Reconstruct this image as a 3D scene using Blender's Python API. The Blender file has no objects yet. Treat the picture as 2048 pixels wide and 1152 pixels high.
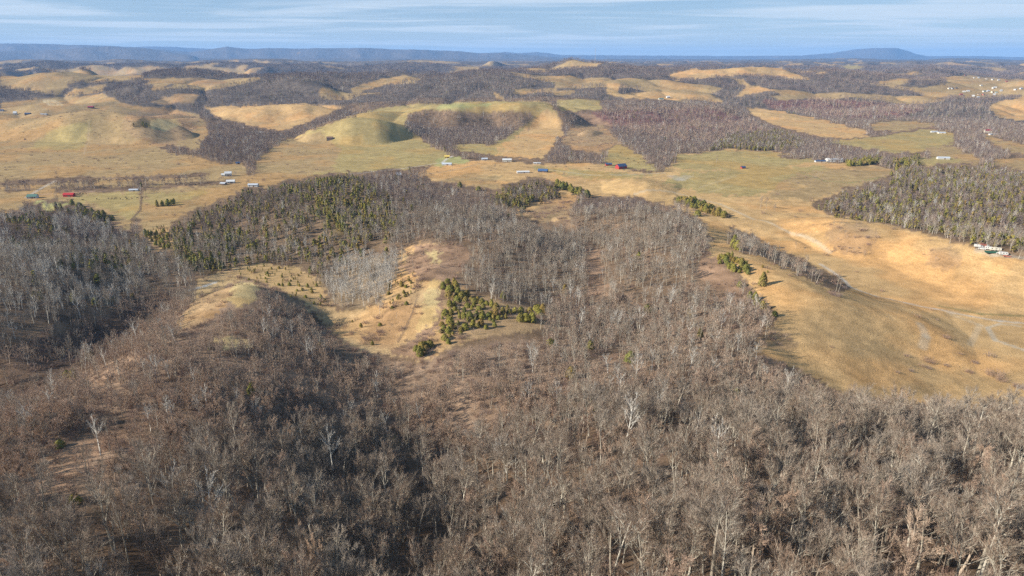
import bpy, math, random
import numpy as np
from mathutils import Vector

# ------------------------------------------------------------------ camera, sky, sun
sc = bpy.context.scene
ROOT = sc.collection
F = 1365.0                       # focal length in pixels of a 2048 wide frame
HAZE = 3.6e-5
PITCH = math.radians(18.55)
CZ = 235.0
CP, SP = math.cos(PITCH), math.sin(PITCH)
cam = bpy.data.cameras.new('camera')
cam.sensor_width = 36.0
cam.lens = 36.0 * F / 2048.0
cam.clip_start = 1.0
cam.clip_end = 120000.0
camo = bpy.data.objects.new('camera', cam)
ROOT.objects.link(camo)
camo.location = (0, 0, CZ)
camo.rotation_euler = (math.pi / 2 - PITCH, 0, 0)
sc.camera = camo

SUN_EL = math.radians(26.0)
SUN_DIR = Vector((-math.cos(math.radians(16)), -math.sin(math.radians(16)), 0)) * math.cos(SUN_EL)
SUN_DIR.z = math.sin(SUN_EL)     # from the ground towards the sun
sun = bpy.data.lights.new('sun', 'SUN')
sun.energy = 5.0
sun.angle = math.radians(0.5)
sun.color = (1.0, 0.93, 0.82)
suno = bpy.data.objects.new('sun', sun)
ROOT.objects.link(suno)
suno.rotation_euler = SUN_DIR.to_track_quat('Z', 'Y').to_euler()
suno.location = (-200, -100, 500)

w = bpy.data.worlds.new('World')
sc.world = w
w.use_nodes = True
nt = w.node_tree
nt.nodes.clear()
N = lambda t: nt.nodes.new(t)
out = N('ShaderNodeOutputWorld'); bg = N('ShaderNodeBackground'); sky = N('ShaderNodeTexSky')
sky.sky_type = 'NISHITA'; sky.sun_disc = False
sky.sun_elevation = SUN_EL
sky.sun_rotation = math.atan2(SUN_DIR.x, SUN_DIR.y)
sky.altitude = 600; sky.air_density = 1.0; sky.dust_density = 0.1; sky.ozone_density = 4.0
tc = N('ShaderNodeTexCoord'); sep = N('ShaderNodeSeparateXYZ')
nt.links.new(tc.outputs['Generated'], sep.inputs[0])
def wm(op, a, b=None, c=None):
    n = N('ShaderNodeMath'); n.operation = op
    for i, v in enumerate((a, b, c)):
        if v is None: continue
        if isinstance(v, (int, float)): n.inputs[i].default_value = v
        else: nt.links.new(v, n.inputs[i])
    return n.outputs[0]
zc = wm('MAXIMUM', wm('ADD', sep.outputs[2], 0.012), 0.005)
ux = wm('DIVIDE', sep.outputs[0], zc); uy = wm('DIVIDE', sep.outputs[1], zc)
cmb = N('ShaderNodeCombineXYZ'); nt.links.new(ux, cmb.inputs[0]); nt.links.new(uy, cmb.inputs[1])
def cloud(scale, detail, sx, sy, off, lo, hi, dist=0.6):
    mp = N('ShaderNodeMapping'); mp.inputs['Scale'].default_value = (sx, sy, 1)
    mp.inputs['Location'].default_value = off
    nt.links.new(cmb.outputs[0], mp.inputs[0])
    nz = N('ShaderNodeTexNoise'); nz.inputs['Scale'].default_value = scale
    nz.inputs['Detail'].default_value = detail; nz.inputs['Roughness'].default_value = 0.55
    nz.inputs['Distortion'].default_value = dist
    nt.links.new(mp.outputs[0], nz.inputs[0])
    mr = N('ShaderNodeMapRange'); mr.interpolation_type = 'SMOOTHSTEP'
    mr.inputs[1].default_value = lo; mr.inputs[2].default_value = hi
    nt.links.new(nz.outputs[0], mr.inputs[0])
    return mr.outputs[0]
c1 = cloud(0.13, 6, 1.0, 1.7, (3.1, 1.7, 0), 0.46, 0.60)
c2 = cloud(0.7, 7, 0.7, 1.6, (7.2, 4.3, 0), 0.45, 0.72)
cl = wm('MINIMUM', wm('ADD', wm('MULTIPLY', c1, 0.72), wm('ADD', wm('MULTIPLY', c2, 0.3), 0.04)), 0.9)
mix = N('ShaderNodeMix'); mix.data_type = 'RGBA'
air = N('ShaderNodeMix'); air.data_type = 'RGBA'; air.inputs[0].default_value = 0.5
nt.links.new(sky.outputs[0], air.inputs[6]); air.inputs[7].default_value = (2.2, 4.2, 7.0, 1)
nt.links.new(cl, mix.inputs[0])
nt.links.new(air.outputs[2], mix.inputs[6])
mix.inputs[7].default_value = (7.0, 8.0, 9.0, 1)
bg.inputs[1].default_value = 0.056
hzn = N('ShaderNodeMix'); hzn.data_type = 'RGBA'
nt.links.new(wm('MULTIPLY', wm('POWER', 2.718, wm('MULTIPLY', wm('ABSOLUTE', sep.outputs[2]), -22.0)), 0.75), hzn.inputs[0])
nt.links.new(mix.outputs[2], hzn.inputs[6]); hzn.inputs[7].default_value = (6.6, 7.9, 9.0, 1)
nt.links.new(hzn.outputs[2], bg.inputs[0]); nt.links.new(bg.outputs[0], out.inputs[0])

sc.view_settings.view_transform = 'Standard'
sc.view_settings.look = 'None'
sc.view_settings.gamma = 1.0
sc.view_settings.exposure = 0.90
sc.cycles.max_bounces = 4
sc.cycles.diffuse_bounces = 2
sc.cycles.volume_bounces = 0
sc.cycles.use_denoising = False

# ------------------------------------------------------------------ helpers
rng = np.random.default_rng(7)
random.seed(11)

def pix_ray(px, py):
    a = (np.asarray(px, float) - 1024) / F
    b = (576 - np.asarray(py, float)) / F
    return a, CP + b * SP, -SP + b * CP
def project(x, y, z):
    dz = z - CZ
    dep = y * CP - dz * SP
    up = y * SP + dz * CP
    dep = np.maximum(dep, 1e-3)
    return 1024 + F * x / dep, 576 - F * up / dep

_perm = np.random.default_rng(5).permutation(4096).astype(np.int64)
_g = np.random.default_rng(6).uniform(0, 2 * math.pi, 4096)
_gx, _gy = np.cos(_g), np.sin(_g)
def perlin(x, y, seed=0):
    xi = np.floor(x).astype(np.int64); yi = np.floor(y).astype(np.int64)
    xf = x - xi; yf = y - yi
    u = xf * xf * xf * (xf * (xf * 6 - 15) + 10); v = yf * yf * yf * (yf * (yf * 6 - 15) + 10)
    def g(ix, iy, fx, fy):
        h = _perm[(_perm[(ix + seed * 57) & 4095] + iy) & 4095]
        return _gx[h] * fx + _gy[h] * fy
    a = g(xi, yi, xf, yf); b = g(xi + 1, yi, xf - 1, yf)
    c = g(xi, yi + 1, xf, yf - 1); d = g(xi + 1, yi + 1, xf - 1, yf - 1)
    return ((a + (b - a) * u) + ((c + (d - c) * u) - (a + (b - a) * u)) * v) * 1.5
def fbm(x, y, lam, octv=3, seed=0, gain=0.5):
    s = 0; amp = 1.0
    for k in range(octv):
        s = s + amp * perlin(x / lam * 2 ** k + 13.7 * k, y / lam * 2 ** k - 7.3 * k, seed + k)
        amp *= gain
    return s
def sstep(a, b, x):
    t = np.clip((x - a) / (b - a), 0, 1)
    return t * t * (3 - 2 * t)

# ------------------------------------------------------------------ terrain control points
# seen points: column, row, forward distance, height of the canopy seen there above the ground
K = [
(-350,1150,115,12),(0,1150,112,12),(300,1150,108,14),(600,1150,106,14),(800,1150,134,14),(1000,1150,108,15),(1300,1150,95,16),(1600,1150,85,16),(2048,1150,80,16),(2400,1150,82,16),
(-300,1000,152,10),(0,1000,150,10),(300,1000,145,12),(600,1000,155,12),(760,1000,186,13),(950,1000,165,14),(1200,1000,135,16),(1500,1000,120,16),(2048,1000,115,16),(2400,1000,115,16),
(-300,900,195,8),(0,900,190,8),(250,900,180,8),(450,900,198,9),(620,900,222,10),(760,900,236,12),(950,900,215,14),(1200,900,175,15),(1500,900,150,16),(1900,900,145,16),(2400,900,145,16),
(1350,842,190,15),(1500,850,172,16),(1700,856,168,16),(2000,858,168,15),(2400,858,168,15),
(1750,790,312,0),(1900,800,328,0),(2048,810,322,0),(2350,815,322,0),(1620,745,326,0),(1580,660,374,0),
(-200,880,210,7),(0,850,215,7),(180,765,265,7),(330,655,350,5),(395,603,412,3),(200,850,208,7),(400,800,235,7),(550,780,272,7),(700,820,280,8),(850,800,288,12),(1000,800,270,13),(1150,800,245,13),(1300,800,225,15),
(450,700,310,5),(560,700,330,6),(680,700,355,2),(760,720,338,8),(900,720,322,10),(1050,700,332,10),(1200,700,320,12),(1350,700,305,12),(1480,700,318,10),(1530,700,338,0),
(-250,830,330,3),(0,780,345,3),(100,740,385,3),(200,700,418,3),(300,630,500,4),
(-250,650,350,13),(0,650,355,13),(100,600,400,13),(200,568,440,14),(300,560,520,12),(350,545,575,10),(100,500,510,14),(230,490,590,14),(-250,520,470,14),(0,520,475,14),(-250,440,640,12),(0,450,640,12),(130,432,720,8),(300,500,645,12),
(105,412,925,0),(180,427,925,5),(235,452,905,2),(0,415,940,6),(60,398,1190,0),(150,395,1210,0),(-250,400,1180,0),
(490,562,460,0),(440,640,372,1),(540,600,422,3),(600,640,402,4),(640,662,436,0),(560,575,545,0),(480,542,600,0),(400,575,600,0),(600,545,585,0),(640,590,515,0),(720,640,430,0),(800,620,430,0),(870,600,438,0),(865,540,498,0),(880,488,588,0),(950,640,396,0),(1080,642,400,0),(1000,600,440,0),(1120,600,448,8),(1180,600,470,0),(1180,520,590,0),(1190,482,680,0),
(1000,520,520,12),(1100,560,490,10),(1000,450,600,10),(730,352,860,11),(600,364,850,11),(450,410,830,10),(345,455,830,9),(850,380,800,11),(950,402,770,11),(1050,432,700,11),(700,450,640,10),(500,450,680,10),(450,500,640,10),(600,500,600,10),(560,526,600,0),(800,450,630,10),(800,500,560,10),
(797,353,1395,0),(900,365,1250,0),(900,340,1500,0),(1015,325,1600,0),(1050,345,1400,0),(1060,362,1050,9),(1030,425,930,0),(1100,422,900,0),(1150,400,950,0),(1140,385,1000,0),
(1270,400,740,10),(1150,412,740,10),(1390,440,650,7),(1300,450,630,10),(1300,500,540,10),(1300,600,430,12),(1400,600,415,10),(1450,560,470,5),(1200,650,385,11),
(1540,540,480,0),(1650,600,425,0),(1550,700,348,0),(1700,700,360,0),(1850,720,376,0),(1850,650,416,0),(1700,640,405,0),(2048,640,455,0),(2300,650,455,0),(1900,610,485,0),(1750,590,505,0),(1690,560,545,0),(1640,520,610,0),(1560,480,680,0),(1480,510,530,0),(1600,550,480,0),(1690,590,455,0),(2048,720,400,0),(2350,740,395,0),
(1700,440,670,0),(1860,471,600,0),(2048,518,520,0),(2350,560,470,0),(1900,560,535,0),(1800,502,608,0),(1620,430,760,0),(1520,420,830,0),(1480,450,730,0),
(1900,450,800,14),(1900,330,1250,14),(1900,400,950,14),(2048,345,1150,14),(2048,450,780,14),(2350,450,780,14),(2350,350,1150,14),(1750,380,1150,12),(1640,412,1000,8),
(1600,345,1480,0),(1650,340,1450,0),(1790,350,1300,0),(1500,400,1080,0),(1650,380,1200,0),(1400,370,1150,0),(1280,358,1050,0),(1200,372,1000,0),(1350,376,980,0),(1450,405,900,0),(1350,352,1300,0),(1240,338,1450,0),(1400,345,1350,0),(1485,338,1450,0),(1667,322,1550,0),(1885,315,1600,0),(1450,305,1700,0),
(200,352,1440,0),(-250,362,1380,0),(0,362,1380,0),(450,350,1470,0),(200,300,1620,0),(100,260,1640,0),(180,229,1720,0),(0,235,1700,0),(-250,235,1700,0),(0,300,1600,0),(-250,300,1600,0),(300,235,1820,0),(400,235,1950,0),(400,300,1750,0),(320,290,1790,0),(450,325,1600,0),(510,337,1600,0),(150,200,2300,0),(0,210,2200,0),(-250,210,2200,0),
(600,345,1520,0),(700,340,1530,0),(850,330,1600,0),(560,290,1760,0),(650,280,1740,0),(700,237,1850,0),(780,230,1900,0),(750,280,1720,0),(830,290,1800,0),(900,300,1800,0),(880,215,2000,0),(980,206,2050,0),(1080,206,2050,0),(950,260,1900,0),(1050,260,1880,0),(1100,240,1950,0),(1050,300,1850,0),(1160,210,2080,0),(1170,260,1930,0),(1150,310,1780,0),(1300,320,1700,0),(1300,280,1780,0),(1300,230,2000,0),(1400,210,2200,0),(1500,250,1950,0),(1450,290,1800,0),(1600,290,1900,0),(1700,285,1950,0),(1680,240,2100,0),(1800,215,2250,0),(1850,265,2000,0),(1900,250,2080,0),(2040,300,1800,0),(2040,270,1950,0),(2040,200,2500,0),(2350,300,1850,0),(2350,220,2400,0),
(640,240,2250,0),(560,215,2350,0),(500,175,2650,0),
(300,158,2750,12),(420,143,3100,14),(560,150,2900,14),(680,170,2700,14),(780,134,3400,14),(900,146,2950,14),(960,134,3300,14),(1100,128,3700,14),(1190,125,4200,12),(1300,140,3500,12),(1400,150,3100,0),(1500,136,3600,0),(1600,163,3000,0),(1560,182,2700,0),(1750,186,2650,12),(1900,154,3400,0),(2040,165,3200,0),(0,150,2800,0),(170,143,2850,0),(250,165,2600,0),(0,182,2550,10),(1000,185,2500,12),(1150,190,2450,12),(1300,190,2600,0),(850,190,2450,12),
]
# hidden hollows behind the crests: column, forward distance, height
HID = [(730,1080,22),(600,1060,16),(480,1000,10),(850,1010,20),(950,960,20),(1050,900,27),(1700,850,34),(1900,760,44),(2048,660,52),(2350,620,52),(1700,232,96),(1950,235,94),(1500,240,98),(2350,232,94),
 (0,300,72),(150,330,68),(-250,290,72),(100,1050,8),(250,1020,5),(-250,1000,8),(180,1930,66),(0,1900,60),(-250,1900,60),(980,2260,58),(1100,2260,58),(800,2200,62),(650,2050,48),(400,2250,55),(1350,1180,28),(1250,1150,35),(490,520,52),(420,500,55),(1270,900,48),(1150,860,45),
 (300,3700,90),(600,3700,80),(900,3900,90),(1200,5200,110),(1500,4500,100),(1800,4400,90),(2040,4200,90),(0,3600,90),(1500,2450,60),(1700,2400,60),(150,2480,70),(1250,1150,38),
 (0,60,140),(1024,60,140),(2048,50,158),(-350,60,140),(2400,50,158),(1024,25,150)]
for px in range(-1200, 3300, 330):
    for D, z in ((7500, 150), (11000, 170), (16000, 130), (24000, 80), (40000, 80)):
        HID.append((px, D, z))
for px in (-1400, -1000, 3100, 3500):
    for D, z in ((60, 135), (120, 115), (200, 92), (350, 62), (600, 42), (1000, 20), (1500, 30), (2200, 70), (3500, 110), (5000, 110)):
        HID.append((px, D, z))
pts = []
for px, py, D, h in K:
    a, yd, zd = pix_ray(px, py)
    pts.append((a * D / yd, D, CZ + D * zd / yd - h))
for px, D, z in HID:
    # the column's bearing at the depth of the ground there
    dep = D * CP - (z - CZ) * SP
    pts.append(((px - 1024) / F * dep, D, z))
P = np.array(pts)
cu = np.arctan2(P[:, 0], P[:, 1]); cv = np.log(np.hypot(P[:, 0], P[:, 1]))
CC = 0.035
A = np.sqrt((cu[:, None] - cu) ** 2 + (cv[:, None] - cv) ** 2 + CC ** 2)
n = len(P)
M = np.zeros((n + 3, n + 3)); M[:n, :n] = A - np.eye(n) * 0.010
M[:n, n] = 1; M[:n, n + 1] = cu; M[:n, n + 2] = cv; M[n:, :n] = M[:n, n:].T
sol = np.linalg.solve(M, np.concatenate([P[:, 2], np.zeros(3)]))
def rbf(u, v):
    res = sol[n] + sol[n + 1] * u + sol[n + 2] * v
    for i in range(n):
        res = res + sol[i] * np.sqrt((u - cu[i]) ** 2 + (v - cv[i]) ** 2 + CC ** 2)
    return res

# polar grid: fine inside the view, coarse outside
U = np.concatenate([np.linspace(-1.30, -0.72, 60, endpoint=False), np.linspace(-0.72, 0.72, 1060), np.linspace(0.72, 1.30, 61)[1:]])
V = np.concatenate([np.linspace(math.log(18), math.log(75), 60, endpoint=False), np.linspace(math.log(75), math.log(3500), 760, endpoint=False), np.linspace(math.log(3500), math.log(35000), 300)])
Uc = U[::3]; Vc = V[::3]
if Uc[-1] != U[-1]: Uc = np.append(Uc, U[-1])
if Vc[-1] != V[-1]: Vc = np.append(Vc, V[-1])
uu, vv = np.meshgrid(Uc.astype(np.float32), Vc.astype(np.float32))
Zc = rbf(uu, vv)
def upsample(Z, xs, XS, axis):
    idx = np.clip(np.searchsorted(xs, XS, side='right') - 1, 0, len(xs) - 2)
    t = (XS - xs[idx]) / (xs[idx + 1] - xs[idx])
    if axis == 1: return Z[:, idx] * (1 - t) + Z[:, idx + 1] * t
    return Z[idx, :] * (1 - t)[:, None] + Z[idx + 1, :] * t[:, None]
Z = upsample(upsample(Zc, Uc, U, 1), Vc, V, 0).astype(np.float64)
UU, VV = np.meshgrid(U, V)
RR = np.exp(VV)
XX = RR * np.sin(UU); YY = RR * np.cos(UU)
far = sstep(2400, 5200, RR)
mid = sstep(500, 1500, RR)
Z += fbm(XX, YY, 55, 4, 3) * (1.1 + 0.8 * mid) * (1 - 0.5 * sstep(1100, 1400, RR))
Z += fbm(XX, YY, 240, 3, 9) * 8.0 * mid * (1 - far)
# gullies cut into the slopes, shallow on the valley floors
def gully(lam, amp, seed, lo, hi, power=3):
    q = 1 - np.minimum(1, np.abs(fbm(XX, YY, lam, 2, seed, 0.35)) * 1.6)
    return -amp * q ** power * sstep(6, 40, Z) * lo * (1 - hi)
Z += gully(95, 3.2, 51, sstep(480, 750, RR), sstep(1000, 1600, RR)) + gully(300, 12, 53, sstep(900, 1500, RR), sstep(3500, 6000, RR)) + gully(1100, 30, 55, sstep(2300, 4200, RR), sstep(13000, 15000, RR))
rg = 1 - np.abs(fbm(XX, YY, 1500, 4, 21, 0.55))
Z += far * ((rg - 0.75) * 150 + fbm(XX, YY, 430, 3, 31) * 34)
# keep the floor of the far country from rising above the skyline
Z = np.where((RR > 5000) & (RR < 13500), np.minimum(Z, CZ - 0.0030 * RR + 6 * perlin(XX / 300, YY / 300, 2)), Z)
# far ridges: crest distance, width in log distance, crest line seen from here
RID = [
 (1530, 0.050, [(-200,400),(60,372),(150,330),(220,303),(275,294),(340,303),(410,318),(470,342),(520,380)], 0),
 (1690, 0.070, [(-300,320),(-100,290),(0,262),(60,245),(110,233),(180,224),(250,226),(320,236),(390,260),(460,310)], 0),
 (1640, 0.075, [(500,360),(560,300),(600,268),(650,246),(700,234),(745,234),(800,248),(860,278),(940,330)], 0),
 (1990, 0.055, [(720,280),(800,224),(860,209),(980,204),(1075,203),(1115,213),(1180,242),(1250,300)], 0),
 (1710, 0.055, [(1110,310),(1150,262),(1190,256),(1230,284),(1290,318),(1340,350)], 0),
 (1790, 0.060, [(1230,310),(1300,262),(1380,244),(1450,246),(1520,262),(1580,285),(1650,320)], -10),
 (1470, 0.050, [(1330,360),(1362,318),(1450,304),(1550,305),(1620,322),(1700,356)], 0),
 (1250, 0.060, [(1520,420),(1600,362),(1680,341),(1750,333),(1795,346),(1840,390)], 0),
 (970, 0.050, [(1140,410),(1200,374),(1280,358),(1350,372),(1430,396),(1480,412),(1560,450)], 0),
 (2160, 0.045, [(390,250),(450,220),(520,212),(590,207),(640,212),(700,226),(750,260)], 0),
 (1880, 0.045, [(1590,320),(1660,285),(1750,276),(1850,259),(1905,268),(1960,310)], 0),
 (1000, 0.035, [(960,440),(1010,380),(1062,364),(1110,374),(1160,410)], -7),
 (2750, 0.050, [(440,230),(490,172),(530,157),(575,148),(620,150),(660,162),(690,182),(730,230)], -14),
 (3200, 0.055, [(225,230),(262,158),(290,146),(320,136),(400,134),(440,140),(490,148),(520,165),(560,230)], -14),
 (3500, 0.050, [(-300,160),(0,154),(90,150),(140,143),(170,131),(190,134),(206,148),(230,165),(260,230)], -14),
 (3700, 0.050, [(640,230),(680,158),(740,147),(780,137),(812,137),(835,146),(868,144),(905,150),(935,144),(962,138),(1010,141),(1060,150),(1110,165),(1150,230)], -13),
 (2950, 0.045, [(780,230),(830,172),(880,160),(950,156),(1040,158),(1120,166),(1180,172),(1240,176),(1290,230)], -13),
 (4900, 0.050, [(930,230),(1000,146),(1060,134),(1120,126),(1185,123),(1245,130),(1300,142),(1350,152),(1400,230)], -13),
 (3450, 0.045, [(1290,230),(1335,150),(1390,138),(1440,138),(1500,133),(1560,136),(1595,150),(1640,163),(1690,230)], 0),
 (2700, 0.040, [(1380,240),(1430,192),(1480,188),(1560,184),(1620,190),(1680,200),(1760,188),(1830,200),(1880,240)], -12),
 (4200, 0.050, [(1640,230),(1690,150),(1760,142),(1830,136),(1870,134),(1915,144),(1980,152),(2048,150),(2400,148)], -6),
 (6200, 0.045, [(-900,124),(0,128),(60,124),(110,120),(150,126),(220,128),(300,124),(360,129),(430,122),(500,124),(560,128),(640,126),(700,134),(780,126),(860,124),(920,130),(1000,132),(1100,138),(1300,134),(1380,127),(1440,128),(1520,126),(1600,130),(1700,128),(1780,132),(1850,128),(1950,132),(2048,130),(2900,126)], -12),
 (8800, 0.045, [(-900,118),(0,119),(50,116),(110,118),(200,120),(240,115),(300,119),(380,121),(430,117),(500,116),(560,115),(620,121),(700,124),(760,119),(850,117),(900,121),(1000,124),(1200,124),(1350,125),(1420,122),(1500,122),(1600,120),(1700,124),(1800,120),(1900,121),(2048,125),(2900,122)], -12),
 (17000, 0.10, [(-900,92),(0,103),(120,99),(220,93),(300,97),(390,112),(400,116),(2900,122)], 0.9),
 (21000, 0.10, [(-900,86),(0,87),(80,87),(160,90),(260,93),(330,99),(380,104),(420,100),(440,96),(458,93),(480,95),(500,98),(540,96),(600,97),(680,96),(740,96),(800,99),(860,100),(920,102),(960,107),(1000,106),(1060,110),(1090,113),(1200,120),(2900,122)], 1.0),
 (29000, 0.10, [(-900,92),(200,96),(290,93),(340,93),(380,95),(420,97),(600,100),(900,104),(960,106),(1010,104),(1040,106),(1075,104),(1095,106),(1120,110),(1300,111),(1450,112),(1600,111),(1660,106),(1700,99),(1730,97),(1790,96),(1805,100),(1830,108),(1850,112),(1950,112),(2048,114),(2900,112)], 1.0),
 (14000, 0.08, [(-900,124),(1400,122),(1600,118),(1700,116),(1780,119),(1850,119),(1900,116),(1980,118),(2048,120),(2900,118)], 0.9),
]
pxg, _ = project(XX, YY, Z)
for D0, wd, line, k in RID:
    lx = np.array([p[0] for p in line], float); ly = np.array([p[1] for p in line], float)
    if D0 < 10000:                              # round the corners of the crest line
        xs_ = np.arange(lx[0], lx[-1] + 1, 4.0); ys_ = np.interp(xs_, lx, ly)
        kn = np.hanning(25 if D0 < 2600 else 11); kn /= kn.sum(); pad = len(kn) // 2
        ys_ = np.convolve(np.pad(ys_, pad, mode='edge'), kn, mode='valid'); lx, ly = xs_, ys_
    py = np.interp(pxg, lx, ly) + perlin(UU * 70, np.full_like(UU, D0 * .01), 5) * 0.8
    b = (576 - py) / F
    zr = CZ + D0 * (-SP + b * CP) / (CP + b * SP)
    if k <= 0: zr = zr + k
    if D0 < 2600: wd = wd * 1.5
    d = (np.log(YY) - math.log(D0) - 0.35 * wd * perlin(UU * 18, np.full_like(UU, D0 * .013), 8)) / wd
    fold = 1 + 0.25 * perlin(UU * 45 + d * 0.5, d * 0.7, 14) * np.exp(-(d * .8) ** 2) * (1 - np.exp(-(d * 2) ** 2))
    if D0 > 10000:
        zz = 60 + (zr - 60) * np.exp(-np.abs(d) ** 1.6) * fold
        Z = np.maximum(Z, zz)
    else:
        Z = Z + np.maximum(zr - Z, 0) * np.exp(-np.abs(d) ** 1.8) * (1 + (fold - 1) * (1.2 if D0 > 2600 else 0.12))
PXg, PYg = project(XX, YY, Z)
TAN = (Z - CZ) / RR
cum = np.maximum.accumulate(TAN, axis=0)
LV = V

def grid_at(G, x, y):
    r = np.hypot(x, y); u = np.arctan2(x, y); v = np.log(np.maximum(r, 1e-3))
    i = np.clip(np.searchsorted(U, u, side='right') - 1, 0, len(U) - 2)
    j = np.clip(np.searchsorted(V, v, side='right') - 1, 0, len(V) - 2)
    s = np.clip((u - U[i]) / (U[i + 1] - U[i]), 0, 1); t = np.clip((v - V[j]) / (V[j + 1] - V[j]), 0, 1)
    return (G[j, i] * (1 - s) + G[j, i + 1] * s) * (1 - t) + (G[j + 1, i] * (1 - s) + G[j + 1, i + 1] * s) * t
def ground(x, y):
    return grid_at(Z, np.asarray(x, float), np.asarray(y, float))
def ahead(x, y):
    """largest elevation tangent of the ground nearer than this point, in its direction"""
    x = np.asarray(x, float); y = np.asarray(y, float)
    r = np.hypot(x, y); u = np.arctan2(x, y)
    i = np.clip(np.searchsorted(U, u), 0, len(U) - 1)
    j = np.clip(np.searchsorted(V, np.log(r)) - 3, 0, len(V) - 1)
    return cum[j, i]
_Ds = np.exp(np.linspace(math.log(60), math.log(40000), 2600))
def hit(px, py):
    """the ground point seen at this pixel of the photograph"""
    a, yd, zd = pix_ray(px, py)
    x = a / yd * _Ds; z = CZ + zd / yd * _Ds
    g = ground(x, _Ds)
    k = np.argmax(g >= z) if np.any(g >= z) else len(_Ds) - 1
    k = max(k, 1)
    d0, d1 = z[k - 1] - g[k - 1], z[k] - g[k]
    t = d0 / (d0 - d1) if d0 != d1 else 0
    D = _Ds[k - 1] + (_Ds[k] - _Ds[k - 1]) * min(max(t, 0), 1)
    X = a / yd * D
    return float(X), float(D), float(ground(X, D))

# ------------------------------------------------------------------ zones of the land
# colour of the ground, trees per 100 m2, shares of (grey, brown, cedar), tree height factor, brush per 100 m2
ZONE = {
 'W':  ((.190,.128,.080), 4.4, (.86,.135,.005), .64, .6),     # grey hardwood
 'Wn': ((.150,.100,.064), 2.7, (.80,.20,.00), 1.03, 1.6),   # tall hardwood of the near hill
 'Wc': ((.180,.122,.074), 4.4, (.60,.06,.34), .64, .4),     # hardwood with cedar
 'C':  ((.130,.095,.050), 3.4, (.14,.02,.84), .7, .2),     # cedar stand
 'Wb': ((.250,.170,.112), 7.5, (.15,.85,0), .54, 7.0),    # brown thicket
 'Wm': ((.225,.150,.096), 5.2, (.44,.555,.005), .62, 3.0),    # mixed brown slope
 'Wr': ((.170,.090,.075), 3.0, (.45,.52,.03), .85, 1.0),    # reddish wood
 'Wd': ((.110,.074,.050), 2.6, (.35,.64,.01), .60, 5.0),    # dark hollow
 'T':  ((.330,.230,.115), 0, (1,0,0), .6, .14),
 'O':  ((.450,.292,.136), 0, (1,0,0), .6, .05),             # golden pasture
 'G':  ((.335,.255,.112), 0, (1,0,0), .6, .01),
 'GG': ((.335,.305,.130), 0, (1,0,0), .6, .01),
 'S':  ((.470,.355,.175), 0, (1,0,0), .6, .02),             # pale straw
 'OB': ((.420,.290,.150), .10, (.4,.6,0), .25, 2.2),       # rough tan slopes of the bowl
 'R':  ((.270,.172,.108), .6, (.3,.7,0), .30, 8.0),         # rusty scrub
 'B':  ((.330,.222,.120), .4, (.5,.5,0), .32, 5.0),         # brushy pasture
 'Bc': ((.400,.265,.130), 1.3, (0,0,1), .26, .5),             # pasture with small cedars
 'Wp': ((.250,.180,.110), 5.5, (1,0,0), .62, .5),          # pale stand in the bowl
 'Wl': ((.160,.112,.074), 3.8, (.90,.06,.04), .74, .6),     # pale wood of the left hill
 'F':  ((.130,.105,.085), 1.5, (.75,.22,.03), 1.0, 0),      # far woods
}
ZN = list(ZONE)
ZI = {k: i for i, k in enumerate(ZN)}
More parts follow.
